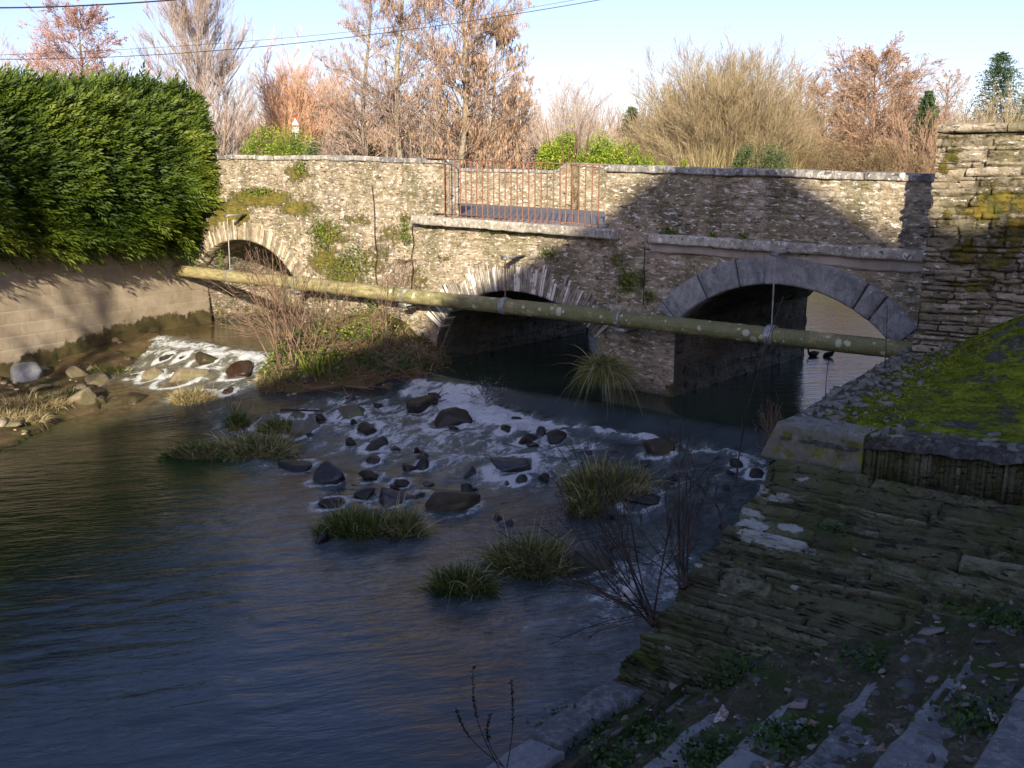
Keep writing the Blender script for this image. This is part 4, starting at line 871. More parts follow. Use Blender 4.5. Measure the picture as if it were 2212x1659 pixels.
def rock_mesh(name, w_, hr, seed, mat, origin, rough=1.0):
    rg = np.random.default_rng(seed); P = ICV.copy(); 
    k_ = rg.integers(13, 19); nn = nrm(rg.normal(size=(k_, 3))); cc = rg.uniform(.55, 1.0, k_); dd = P @ nn.T; rr_ = np.where(dd > .05, cc[None] / np.maximum(dd, .05), 9.0); rmn = -np.log(np.exp(-rr_ * 16).sum(1)) / 16; P = P * np.clip(rmn, .3, 1.35)[:, None]
    P *= (1 + .07 * fbm(P[:, 0] * 1.6 + seed, P[:, 1] * 1.6, P[:, 2] * 1.6, seed % 50, 4))[:, None]
    P += .035 * nrm(P) * fbm(P[:, 0] * 6, P[:, 1] * 6, P[:, 2] * 9, seed % 50 + 3, 3)[:, None]
    P /= np.ptp(P[:, 0]); P *= w_; P[:, 1] *= rg.uniform(.75, 1.05); P[:, 2] *= hr * 1.4; a = rg.uniform(-.5, .5); ca, sa = math.cos(a), math.sin(a)
    P = np.stack((P[:, 0] * 1.04 * 1, P[:, 1], P[:, 2] + P[:, 0] * rg.uniform(-.2, .2)), -1)
    return npmesh(name, P, None, mat, T=ICT, origin=None, smooth=False)
for i, ((px, py, w_, hr, st, lb), (p, r)) in enumerate(zip(ROCKS, rock_w)):
    o = rock_mesh('river_rock', r * 1.06, hr, i * 7 + 3, RM[st], None); xx, yy = p[0], p[1]; zz = p[2] + .01 * r
    if px < 240: zz = max(zz, float(zbank(xx, yy)) + .03)
    o.location = (xx, yy, zz); tag(o, lb, 'boulder' if w_ > 45 else 'rock', 'rocks in the river')

pr_ = [rock_mesh('small_stone', .17, .5, 900 + k, RM['dark' if k % 2 else 'wet'], None) for k in range(4)]
k = 0; rg = np.random.default_rng(77)
while k < 44:
    u_, v_ = rg.uniform(-.2, 6.6), rg.uniform(-5.0, -1.75)
    if k % 2: b_ = rock_w[rg.integers(0, 31)]; bu, bv = to_uv(b_[0]); u_, v_ = float(bu) + rg.normal() * .4, float(bv) + rg.normal() * .35
    if v_ > -1.75 or float(foamf(np.array(u_), np.array(v_))) < .1: continue
    if min(math.hypot(float(to_uv(p)[0]) - u_, float(to_uv(p)[1]) - v_) - r * .5 for p, r in rock_w) < .06: continue
    o = pr_[k] if k < 4 else pr_[k % 4].copy()
    if k >= 4: COL.objects.link(o)
    w_ = W(u_, v_, float(zwater(u_, v_))); o.location = (w_[0], w_[1], w_[2] + rg.uniform(-.035, .005)); sc = rg.uniform(.5, 1.25); o.scale = (sc, sc, sc); o.rotation_euler = (0, 0, rg.uniform(0, 6.28))
    tag(o, 'small dark wet stone half under water among the bigger boulders of the rapids', 'stone', 'small stones in the rapids'); k += 1
# ================================================================= plant materials
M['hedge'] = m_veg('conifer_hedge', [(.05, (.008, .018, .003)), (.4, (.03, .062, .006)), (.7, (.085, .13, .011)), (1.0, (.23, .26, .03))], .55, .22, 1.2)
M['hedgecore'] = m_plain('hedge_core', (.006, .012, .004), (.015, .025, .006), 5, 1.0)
M['grass'] = m_veg('rush_grass', [(.1, (.04, .07, .012)), (.42, (.10, .17, .025)), (.62, (.21, .22, .06)), (.8, (.40, .33, .16)), (1, (.55, .47, .27))], .6, .3, 3)
M['straw'] = m_veg('dead_grass', [(.1, (.09, .09, .03)), (.4, (.25, .2, .09)), (.8, (.42, .34, .17)), (1, (.5, .42, .25))], .7, .25, 3)
M['twig'] = m_veg('bare_twig', [(.1, (.09, .06, .045)), (.5, (.2, .13, .09)), (.9, (.33, .23, .15))], .8, 0, 3)
M['darktwig'] = m_veg('dark_twig', [(.1, (.02, .016, .012)), (.5, (.05, .036, .026)), (.9, (.1, .075, .05))], .8, 0, 3)
M['leafgreen'] = m_veg('green_leaf', [(.1, (.03, .06, .012)), (.5, (.09, .17, .02)), (.8, (.25, .33, .04)), (1, (.42, .45, .08))], .5, .3, 3)
M['darkleaf'] = m_veg('weed_leaf', [(.1, (.02, .045, .01)), (.5, (.045, .10, .018)), (1, (.09, .16, .03))], .5, .25, 3)
M['bark'] = m_plain('alder_bark', (.13, .12, .075), (.30, .27, .19), 9, .9, .8)
def tonearr(n, k, lo=0.0, hi=1.0): return np.repeat(rng.uniform(lo, hi, n), k)

# ================================================================= hedge
hb_ = tag(empty('conifer_hedge', (LW(18), 18, -1.2)), 'dense dark green conifer hedge with feathery sprays overhanging the block wall at the left', 'hedge')
HO = np.array((LW(18), 18, -1.2)); HN = np.array((.859, -.512))
def hedge_pt(y, ph, k=1.0):
    """ph 0 = river side, pi/2 = top"""
    e = sstep(23.2, 22.2, y); A = (1.12 - .17 * sstep(19.5, 22, y)) * (.40 + .60 * np.sqrt(np.clip(e, 0, 1))); Bz = (1.56 - .20 * np.clip((21.5 - y) / 3.5, 0, 1)) * (.9 + .1 * e)
    c, s = np.cos(ph), np.sin(ph); sc = np.sign(c) * np.abs(c) ** .5; ss = np.sign(s) * np.abs(s) ** .42
    n = .22 * fbm(y * .9, ph * 1.5, 0, 200, 4) * 1.6 + .26 * vn(y * 2.2 + ph, ph * 4.5 + y * .8, 0, 205)
    o = -.32 + (A + n) * sc * k; z = .20 - .08 * np.clip((21.5 - y) / 3.5, 0, 1) + (Bz + n * .6) * ss * k
    return np.stack((LW(y) + o * HN[0], y + o * HN[1], z), -1)
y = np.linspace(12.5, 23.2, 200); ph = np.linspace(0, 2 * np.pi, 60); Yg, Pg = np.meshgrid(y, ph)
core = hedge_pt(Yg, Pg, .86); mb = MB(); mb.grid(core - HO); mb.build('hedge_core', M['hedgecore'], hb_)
nF = 66000
y = 12.8 + 10.5 * rng.uniform(0, 1, nF) ** .85; w_ = rng.uniform(-1, 1, nF); ph = np.arcsin(np.sign(w_) * np.abs(w_) ** 2.38)
tp = rng.uniform(0, 1, nF) < .3; cc = rng.uniform(-.7, 1, nF); ph = np.where(tp, np.arccos(np.sign(cc) * np.abs(cc) ** 2.0), ph)
P0 = hedge_pt(y, ph, 1.0); dep = rng.uniform(.72, 1.05, nF); P0 = hedge_pt(y, ph, 1) * 1.0; cen = hedge_pt(y, ph, .0); P0 = cen + (P0 - cen) * dep[:, None]
out = nrm(P0 - cen); D = nrm(out * .75 + np.array((.45, .50, .36)) + rng.normal(size=(nF, 3)) * .26)
N_ = nrm(np.cross(D, nrm(np.cross(out, D) + .3 * rng.normal(size=(nF, 3)))))
S_ = np.cross(D, N_); L_ = rng.uniform(.26, .58, nF)
top = (ph > 1.2) & (rng.uniform(size=nF) < .22); L_[top] *= rng.uniform(1.0, 1.4, top.sum()); D[top] = nrm(D[top] + np.array((0, .1, .9)))
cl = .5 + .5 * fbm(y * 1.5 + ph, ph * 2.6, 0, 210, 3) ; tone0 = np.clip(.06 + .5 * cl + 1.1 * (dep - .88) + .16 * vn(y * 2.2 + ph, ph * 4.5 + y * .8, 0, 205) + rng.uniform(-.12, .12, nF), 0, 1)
Vs, ts = [], []
for q in range(10):
    t = (q + .6) / 10.5; sgn = 1 if q % 2 else -1
    if q == 9: dirq = D; ln = L_ * .30; t = .78
    else: dirq = nrm(D * 1.0 + sgn * S_ * .55 + N_ * rng.normal(size=(nF, 1)) * .12); ln = L_ * .30 * (1.15 - t * .75)
    b = P0 + D * (L_ * t)[:, None] - np.array((0, 0, 1)) * (L_ * t ** 2 * .22)[:, None]; w_ = ln * .13
    sd = nrm(np.cross(dirq, N_)) * w_[:, None]
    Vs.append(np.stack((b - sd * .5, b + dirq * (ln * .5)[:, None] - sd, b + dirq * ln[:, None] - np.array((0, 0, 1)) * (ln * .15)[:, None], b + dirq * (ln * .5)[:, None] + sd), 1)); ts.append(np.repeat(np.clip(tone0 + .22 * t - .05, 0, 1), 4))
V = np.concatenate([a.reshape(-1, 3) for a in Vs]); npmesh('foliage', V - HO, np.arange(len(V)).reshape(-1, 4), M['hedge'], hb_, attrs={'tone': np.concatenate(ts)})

# ================================================================= trees
GZ = -1.35
def bark_mat(name, c0, c1): return m_plain(name, c0, c1, 7, .9, .6)
def make_tree(name, label, px, pytop, Y, halfpx, kind, tw, bk, n=(30, 9, 7), r0=.12, group=None, rmin=.0075, h0=.15, base=GZ, leaf=None, stems=1, cat='tree', pxbase=None):
    if px > 1340 and Y >= 29: Y *= 1.65; r0 *= 1.5; leaf = leaf and (leaf[0], leaf[1] * 1.5, leaf[2], leaf[3])
    top = at_depth(px, pytop, Y); zc = top[1] * math.cos(PIT) - top[2] * math.sin(PIT); R = halfpx / F * zc; H = top[2] - base
    b = np.array((top[0] if pxbase is None else at_depth(pxbase, 397, Y)[0], top[1], base)); root = tag(empty(name, tuple(b)), label, cat, group)
    rmin = .00015 * Y * (1.45 if tw is T_or else 1.25 if px > 1340 else 1.1); mbt = MB(); A = []
    lx = top[0] - b[0]
    if kind in ('upright', 'alder', 'cone', 'slim'):
        t = np.linspace(0, 1, 14); bendx = .03 * H * vn(t * 2.2, 0 * t, 0, int(px)); bendy = .03 * H * vn(t * 2.2 + 9, 0 * t, 0, int(px) + 1)
        bendx[0] = bendy[0] = 0; pts = np.stack((bendx + lx * t, bendy, t * H), -1); rr = r0 * (1 - t) ** .8 + rmin
        mbt.tube(pts, rr, 8, cap=False)
        m = n[0]; h = h0 + (1 - h0) * rng.uniform(0, 1, m) ** 1.05; h = np.clip(h, 0, .985); az = rng.uniform(0, 2 * np.pi, m)
        el = {'upright': np.radians(rng.uniform(32, 64, m)), 'alder': np.radians(rng.uniform(22, 45, m)), 'cone': np.radians(rng.uniform(15, 40, m)), 'slim': np.radians(rng.uniform(35, 60, m))}[kind]
        if kind == 'upright': env = R * np.sqrt(np.clip(1 - ((h - .42) / .62) ** 2, .02, 1))
        elif kind == 'slim': env = R * np.sin(np.clip(h * 1.05, 0, 1) * np.pi) ** .7 + .1
        else: env = R * np.clip(1.08 - h, 0, 1) ** .5 * np.where(h < .25, .7 + h * 1.2, 1)
        d = np.stack((np.cos(az) * np.cos(el), np.sin(az) * np.cos(el), np.sin(el)), -1); L = np.clip(env * rng.uniform(.72, 1.1, m) / np.cos(el), .1, H * .62)
        p0 = np.stack((np.interp(h, t, pts[:, 0]), np.interp(h, t, pts[:, 1]), h * H), -1); bend = np.stack((0 * h, 0 * h, rng.uniform(.0, .22, m)), -1); rl = np.clip(r0 * (1 - h) ** .8 * .42, rmin * 1.6, 1)
    else:      # dome: many stems from near the ground
        m = n[0]; az = rng.uniform(0, 2 * np.pi, m); el = np.radians(90 - 82 * rng.uniform(0, 1, m) ** .8); d = np.stack((np.cos(az) * np.cos(el), np.sin(az) * np.cos(el), np.sin(el)), -1)
        zc0 = .45 * H; qa = (np.cos(el) / R) ** 2 + (np.sin(el) / (H - zc0)) ** 2; qb = -2 * np.sin(el) * zc0 / (H - zc0) ** 2; qc = (zc0 / (H - zc0)) ** 2 - 1; lo_, hi_ = np.zeros(m), np.full(m, 3 * (R + H))
        for _ in range(30):
            md_ = (lo_ + hi_) / 2; inn = (md_ * np.cos(el) / R) ** 2.6 + (np.maximum(md_ * np.sin(el) - zc0, 0) / (H - zc0)) ** 2.6 < 1; inn |= md_ * np.sin(el) < zc0 * .0; lo_, hi_ = np.where(inn, md_, lo_), np.where(inn, hi_, md_)
        Lr = lo_ * .90; L = Lr * rng.uniform(.80, 1.02, m); p0 = rng.normal(size=(m, 3)) * np.array((.22, .22, .05)) * R * .3; p0[:, 2] = np.abs(p0[:, 2]); bend = np.stack((0 * L, 0 * L, rng.uniform(-.12, .14, m)), -1); rl = r0 * rng.uniform(.5, 1, m)
        tt = np.linspace(0, 1, 4); mbt.tube(np.array([(0, 0, -.1), (0, 0, .25 * H * .3)]), r0 * 2.2, 8, cap=False)
    A.append(curve_segs(p0, d, L, bend, rl, np.full(len(L), rmin), 5))
    g = [(p0, d, L, bend, rl)]
    prm = {'upright': (.45, .28), 'alder': (.75, .10), 'cone': (.75, .05), 'slim': (.6, .2), 'dome': (.60, .14)}[kind]
    cur = g[0]; ends = []
    for lv, k in enumerate(n[1:]):
        q = children(*cur, k, .18, 1.0, prm[0], prm[1], .42 if lv == 0 else .46); q = list(q); q[4] = np.maximum(q[4], rmin * (.85 if lv else 1.1)); q[2] = np.minimum(q[2], R * .6)
        A.append(curve_segs(q[0], q[1], q[2], q[3], q[4], np.full(len(q[2]), rmin * .55), 3 if lv == 0 else 2)); cur = tuple(q)
    S = np.concatenate(A); V, Q = segs_arrays(S, 3); to = np.repeat(np.clip(rng.uniform(.1, .9, len(S)) * .6 + .4 * np.clip(1 - S[:, 6] / (r0 * .4), 0, 1), 0, 1), 6)
    mbt.build('trunk', bk, root, smooth=True)
    cr = npmesh('crown', V, Q, tw, root, attrs={'tone': to})
    if leaf:
        nl, sz, lm, mode = leaf; p0, d, L, bend, _ = cur; i = rng.integers(0, len(L), nl); t = rng.uniform(.3, 1, nl); P = p0[i] + d[i] * (L[i] * t)[:, None]
        if mode == 'catkin':
            V, Q = blades_arrays(P, nrm(np.array((0, 0, -1.0)) + rng.normal(size=(nl, 3)) * .12), sz * rng.uniform(.6, 1.3, nl), np.full(nl, sz * .17), np.zeros(nl), 2); npmesh('catkins', V, Q, lm, root, attrs={'tone': np.repeat(rng.uniform(0, 1, nl), 6)})
        else:
            V, Q = leaves_arrays(P, sz * rng.uniform(.6, 1.4, nl)); npmesh('leaves', V, Q, lm, root, attrs={'tone': np.repeat(rng.uniform(0, 1, nl), 4)})
    return root
def tw(name, a, b, c): return m_veg(name, [(.1, a), (.5, b), (.9, c)], .85, 0, 1.5)
T_red = tw('twig_red', (.20, .11, .09), (.36, .21, .17), (.48, .31, .25)); T_grey = tw('twig_grey', (.18, .15, .14), (.33, .27, .24), (.46, .38, .33)); T_or = tw('twig_orange', (.34, .18, .10), (.58, .35, .22), (.70, .48, .33))
T_olive = tw('twig_olive', (.15, .125, .07), (.31, .25, .15), (.46, .385, .25)); T_brown = tw('twig_brown', (.18, .12, .08), (.34, .23, .16), (.46, .33, .23)); T_pale = tw('twig_pale', (.28, .23, .2), (.42, .35, .3), (.52, .45, .4))
T_ald = tw('twig_alder', (.15, .115, .09), (.30, .235, .19), (.46, .37, .31))
M['catkin'] = m_veg('catkin', [(.1, (.36, .21, .12)), (.5, (.54, .35, .21)), (.9, (.66, .47, .31))], .7, .3, 2)
M['cone'] = m_veg('alder_cone', [(.1, (.16, .10, .07)), (.5, (.34, .2, .15)), (.9, (.5, .33, .25))], .8, .1, 2)
M['budr'] = m_veg('reddish_bud', [(.1, (.25, .13, .11)), (.5, (.42, .24, .2)), (.9, (.52, .33, .27))], .8, .2, 2)
bk1 = M['bark']; bk2 = bark_mat('brown_bark', (.12, .09, .06), (.28, .22, .16)); bk3 = bark_mat('yellow_bark', (.3, .24, .1), (.5, .42, .2))
tg = 'bare trees beyond the bridge'
make_tree('bare_tree', 'reddish brown bare tree rising behind the left part of the hedge', 180, 42, 34, 175, 'cone', T_red, bk2, (70, 14, 11), .14, tg, leaf=(15000, .05, M['budr'], 'l'), h0=.2)
make_tree('bare_tree', 'small pinkish bushy tree behind the hedge at the far left', 60, 105, 42, 150, 'dome', T_red, bk2, (60, 13, 10), .05, tg)
make_tree('bare_tree', 'tall pale grey tree with fine upright bare twigs behind the right end of the hedge', 425, 28, 38, 118, 'upright', T_grey, bk2, (60, 16, 13), .17, tg, h0=.12)
make_tree('bare_tree', 'grey thorny tree low between the tall grey tree and the orange willow', 480, 190, 34, 80, 'upright', T_grey, bk2, (30, 9, 7), .08, tg, h0=.05)
make_tree('willow_tree', 'bright orange willow with fuzzy upright shoots, left of the tall alders', 620, 128, 44, 125, 'dome', T_or, bk3, (210, 14, 10), .05, 'bare trees beyond the bridge')
make_tree('willow_tree', 'second orange willow, paler and partly hidden behind the left alder trunk', 705, 150, 46, 80, 'dome', T_or, bk3, (150, 14, 10), .05, 'bare trees beyond the bridge')
make_tree('alder_tree', 'slender alder with dangling cones, left of the two straight trunks behind the bridge', 792, -60, 25.5, 130, 'alder', T_ald, bk1, (60, 12, 9), .085, 'alders behind the bridge', rmin=.006, leaf=(2600, .09, M['cone'], 'catkin'), h0=.22, pxbase=802)
make_tree('alder_tree', 'straight alder with one clean trunk, right of the two tall trunks behind the bridge', 866, -130, 25, 150, 'alder', T_ald, bk1, (66, 12, 9), .095, 'alders behind the bridge', rmin=.006, leaf=(3500, .09, M['cone'], 'catkin'), h0=.3, pxbase=870)
make_tree('alder_tree', 'broad alder full of hanging orange catkins behind the railing', 985, -150, 25.5, 190, 'alder', T_ald, bk1, (90, 13, 9), .09, 'alders behind the bridge', rmin=.006, leaf=(11000, .12, M['catkin'], 'catkin'), h0=.12, pxbase=992)
make_tree('alder_tree', 'lower catkin covered alder leaning right of the broad one', 1065, 60, 26.5, 120, 'alder', T_ald, bk1, (70, 13, 9), .07, 'alders behind the bridge', rmin=.006, leaf=(7500, .115, M['catkin'], 'catkin'), h0=.08, pxbase=1040)
for px, yt, lb in [(832, 250, 'thin leaning sapling stem just left of the straight alder'), (888, 230, 'thin sapling nearest the straight alder trunk on its right side'), (915, 245, 'sapling between the straight alder and the catkin alder'), (935, 240, 'forked sapling closest to the left end of the railing')]:
    make_tree('sapling', lb, px + random.uniform(-4, 14), yt, 24.6, 34, 'slim', T_ald, bk1, (12, 5, 3), .035, 'saplings behind the bridge', rmin=.006, h0=.3, pxbase=px)
make_tree('bare_tree', 'low pale rounded tree in the gap right of the catkin alders', 1220, 190, 60, 120, 'dome', T_pale, bk2, (80, 14, 11), .06, tg)
make_tree('willow_tree', 'huge dome shaped olive tan willow with radiating yellowish stems', 1575, 122, 38, 222, 'dome', T_olive, bk3, (190, 17, 12), .035, 'bare trees beyond the bridge', rmin=.0075)
make_tree('willow_tree', 'brownish willow forming the left shoulder of the huge dome willow', 1440, 175, 41, 110, 'dome', T_olive, bk3, (90, 14, 11), .04, 'bare trees beyond the bridge')
make_tree('bare_tree', 'narrow pinkish tree poking out at the right shoulder of the dome willow', 1737, 150, 43, 55, 'slim', T_red, bk2, (30, 9, 7), .08, tg, leaf=(1800, .05, M['budr'], 'l'))
make_tree('alder_tree', 'large conical reddish brown alder right of the dome willow', 1893, 125, 40, 155, 'cone', T_brown, bk2, (130, 12, 9), .13, tg, leaf=(26000, .055, M['cone'], 'l'), h0=.05)
make_tree('bare_tree', 'brown twiggy tree filling the gap between the dome willow and the conical alder', 1780, 200, 42, 110, 'cone', T_brown, bk2, (50, 10, 7), .08, tg, h0=.05, leaf=(4000, .05, M['cone'], 'l'))
make_tree('bare_tree', 'slim bare tree with a see through crown right of the small conifer', 2055, 152, 40, 48, 'slim', T_grey, bk2, (34, 8, 5), .08, tg, leaf=(1800, .05, M['cone'], 'l'), h0=.2)
make_tree('bare_tree', 'tan bushy tree above the tall mossy wall at the far right', 2150, 215, 36, 120, 'dome', T_olive, bk2, (70, 13, 10), .05, tg, leaf=(3500, .05, M['cone'], 'l'))
make_tree('bare_tree', 'low brown thicket tree just left of the tall mossy wall', 1985, 250, 36, 90, 'dome', T_brown, bk2, (70, 13, 10), .05, tg, leaf=(3500, .05, M['cone'], 'l'))
def conifer(label, px, pyt, Y, halfpx, two=False):
    Y *= 1.3
    top = at_depth(px, pyt, Y); H = top[2] - GZ; zc = top[1]; R = halfpx / F * zc; root = tag(empty('conifer_tree', (top[0], top[1], GZ)), label, 'conifer', 'conifers on the skyline')
    mt = MB(); vs, ts = [], []
    for (ox, hh, rr) in ([(0, 1, 1), (R * .75, .97, .8)] if two else [(0, 1, 1)]):
        mt.tube(np.array([(ox, 0, 0), (ox, 0, H * hh)]), np.array((.12, .01)), 6, cap=False)
        n = 1500; h = rng.uniform(.25, .99, n); az = rng.uniform(0, 6.283, n); L = R * rr * (1.01 - h) ** .55 * 1.1 * rng.uniform(.55, 1.1, n); k = 9
        d = np.stack((np.cos(az), np.sin(az), rng.uniform(-.25, .35, n)), -1); t = rng.uniform(.15, 1, (n, k)); P = np.stack((0 * h + ox, 0 * h, h * H * hh), -1)[:, None] + d[:, None] * (L[:, None] * t)[..., None]
        V, Q = leaves_arrays(P.reshape(-1, 3), .20 * rng.uniform(.5, 1.2, n * k), ratio=3); vs.append(V); ts.append(np.repeat(np.clip((.15 + .5 * t).ravel() + rng.uniform(-.1, .2, n * k), 0, 1), 4))
    mt.build('trunk', bk2, root); V = np.concatenate(vs); npmesh('crown', V, np.arange(len(V)).reshape(-1, 4), M['conif'], root, attrs={'tone': np.concatenate(ts)})
M['conif'] = m_veg('conifer_needles', [(.1, (.012, .03, .015)), (.5, (.04, .08, .035)), (1, (.1, .15, .06))], .7, .1, 1)
conifer('dark green fir with two tips at the right edge of the skyline', 2165, 112, 55, 105, True)
conifer('small pointed green conifer right of the conical alder', 2007, 195, 46, 55)
conifer('tiny dark pine on the skyline at the left foot of the dome willow', 1365, 230, 62, 55)

def bush(label, px, pyt, Y, halfpx, nleaf, mat, sz=.09, cat='bush', name='evergreen_bush', lob=6, group=None, stick=0, base=GZ):
    nleaf = int(nleaf * 3.0); sz *= .52
    if px > 1340 and Y >= 29: Y *= 1.65; sz *= 1.5
    lob_ = 0; lob = 12; top = at_depth(px, pyt, Y); R = halfpx / F * top[1]; H = top[2] - base; root = tag(empty(name, (top[0], top[1], base)), label, cat, group)
    c = np.stack((rng.uniform(-.75, .75, lob) * R, rng.uniform(-.5, .5, lob) * R, rng.uniform(.45, .80, lob) * H), -1); c[0] = (0, 0, H * .72); rr = rng.uniform(.2, .5, lob) * R; rr[0] = min(.4 * R, .25 * H)
    i = rng.integers(0, lob, nleaf); D = nrm(rng.normal(size=(nleaf, 3))); nleaf = nleaf; rad = rr[i] * rng.uniform(.45, 1.05, nleaf) * (1 + .45 * vn(D[:, 0] * 3 + i, D[:, 1] * 3, D[:, 2] * 3, 9)); P = c[i] + D * rad[:, None] * np.array((1, 1, 1.15)); P[:, 2] = np.clip(P[:, 2], 0, H * (1.02 - .45 * (P[:, 0] / R) ** 2 + .12 * vn(P[:, 0] * 4, P[:, 1] * 4, 0, int(px))) - np.abs(rng.normal(size=nleaf)) * .05)
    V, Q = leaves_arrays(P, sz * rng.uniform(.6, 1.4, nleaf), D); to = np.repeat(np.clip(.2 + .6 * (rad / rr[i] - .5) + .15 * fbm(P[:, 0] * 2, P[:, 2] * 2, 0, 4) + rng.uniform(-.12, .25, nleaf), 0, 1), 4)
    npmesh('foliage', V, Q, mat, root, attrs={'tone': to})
    n = 26; az = rng.uniform(0, 6.28, n); S = np.concatenate((np.zeros((n, 3)), np.stack((np.cos(az) * R * .7, np.sin(az) * R * .7, rng.uniform(.5, .95, n) * H), -1), np.full((n, 1), .03), np.full((n, 1), .008)), 1); V, Q = segs_arrays(S, 4); npmesh('stems', V, Q, M['twig'], root, attrs={'tone': np.full(len(V), .4)})
    return root
M['bush_y'] = m_veg('yellow_green_leaf', [(.05, (.05, .09, .012)), (.4, (.17, .27, .025)), (.7, (.38, .46, .05)), (1, (.62, .62, .10))], .5, .35, 1.5)
M['bush_b'] = m_veg('brown_thicket_leaf', [(.1, (.08, .06, .03)), (.5, (.2, .15, .075)), (.9, (.33, .26, .13))], .8, .2, 1.5)
M['bush_g'] = m_veg('dull_green_leaf', [(.1, (.03, .05, .02)), (.5, (.09, .13, .05)), (.9, (.2, .24, .09))], .7, .2, 1.5)
eg = 'green bushes behind the bridge'
bush('bright green bush with yellow flowers under the triangular road sign', 622, 262, 30, 125, 7000, M['bush_y'], .10, group=eg)
bush('low green bush at the left end of the bridge beside the hedge', 505, 315, 27, 60, 1500, M['bush_y'], .08, group=eg)
bush('dull green shrub between the yellow flowered bush and the left alder', 735, 250, 28, 85, 2600, M['bush_g'], .09, group=eg)
bush('tall yellow green bush just right of the catkin alders', 1225, 244, 26, 72, 4600, M['bush_y'], .09, group=eg)
bush('broad fresh green bush above the right end of the railing', 1302, 256, 27, 92, 6500, M['bush_y'], .09, group=eg)
bush('small yellowish bush, second from the left of the three low ones above the parapet', 1405, 312, 28, 42, 1500, M['bush_y'], .08, group=eg)
bush('upright little yellow green bush at the left foot of the dome willow', 1470, 308, 27.5, 22, 900, M['bush_y'], .08, group=eg)
bush('mixed green bush in front of the middle of the dome willow', 1650, 292, 30, 70, 2400, M['bush_g'], .09, group=eg)
bush('brown undergrowth thicket between the left alder trunks', 800, 280, 30, 90, 3600, M['bush_b'], .07, name='thicket', group='thickets behind the bridge')
bush('brown undergrowth thicket behind the saplings', 915, 285, 31, 80, 3200, M['bush_b'], .07, name='thicket', group='thickets behind the bridge')
bush('shaded brown thicket behind the railing and the catkin alder', 1080, 270, 30, 110, 4500, M['bush_b'], .07, name='thicket', group='thickets behind the bridge')
bush('russet thicket right of the dome willow', 1790, 300, 34, 90, 3500, M['bush_b'], .07, name='thicket', group='thickets behind the bridge')
bush('russet thicket in front of the conical alder', 1920, 300, 33, 100, 4200, M['bush_b'], .07, name='thicket', group='thickets behind the bridge')
bush('tan thicket at the foot of the left shoulder willow', 1370, 300, 36, 70, 2500, M['bush_b'], .07, name='thicket', group='thickets behind the bridge')
bush('grey brown thicket under the tall grey tree', 500, 270, 36, 90, 3000, M['bush_b'], .07, name='thicket', group='thickets behind the bridge')
# dry reeds before the dome willow
n = 900; px = rng.uniform(1480, 1720, n); P = np.array([at_depth(a, 397, 50 + b) for a, b in zip(px, rng.uniform(0, 3, n))]); P[:, 2] = GZ; D = nrm(np.array((0, 0, 1.0)) + rng.normal(size=(n, 3)) * .28)
V, Q = blades_arrays(P, D, rng.uniform(2.0, 4.0, n), np.full(n, .045), rng.uniform(0, .15, n)); o = tag(npmesh('dry_reeds', V, Q, M['straw'], origin=(P[0][0], P[0][1], GZ), attrs={'tone': tonearr(n, 10)}), 'dry tan reeds in front of the dome shaped willow', 'reeds', kind='stuff')
# far woodland behind everything
A = []
for k in range(330):
    b = np.array((rng.uniform(-65, 75), rng.uniform(66, 100), GZ)); H = rng.uniform(5.0, 8.0) * (b[1] / 80); m = 60; az = rng.uniform(0, 6.28, m); el = np.radians(90 - 75 * rng.uniform(0, 1, m) ** .7); d = np.stack((np.cos(az) * np.cos(el), np.sin(az) * np.cos(el), np.sin(el)), -1)
    q = (b + 0 * d, d, H * rng.uniform(.7, 1, m) / np.sqrt((np.cos(el) / .8) ** 2 + np.sin(el) ** 2), np.zeros((m, 3)), np.full(m, .05)); A.append(curve_segs(*q, np.full(m, .015), 2)); c = children(*q, 8, .2, 1, .5, .15, .4); A.append(curve_segs(c[0], c[1], c[2], c[3], np.full(len(c[2]), .02), np.full(len(c[2]), .01), 1))
S = np.concatenate(A); V, Q = segs_arrays(S, 3); tag(npmesh('far_woodland', V, Q, T_brown, attrs={'tone': np.repeat(rng.uniform(0, 1, len(S)), 6)}), 'band of distant bare woodland along the horizon behind all the single trees', 'woodland', kind='stuff')
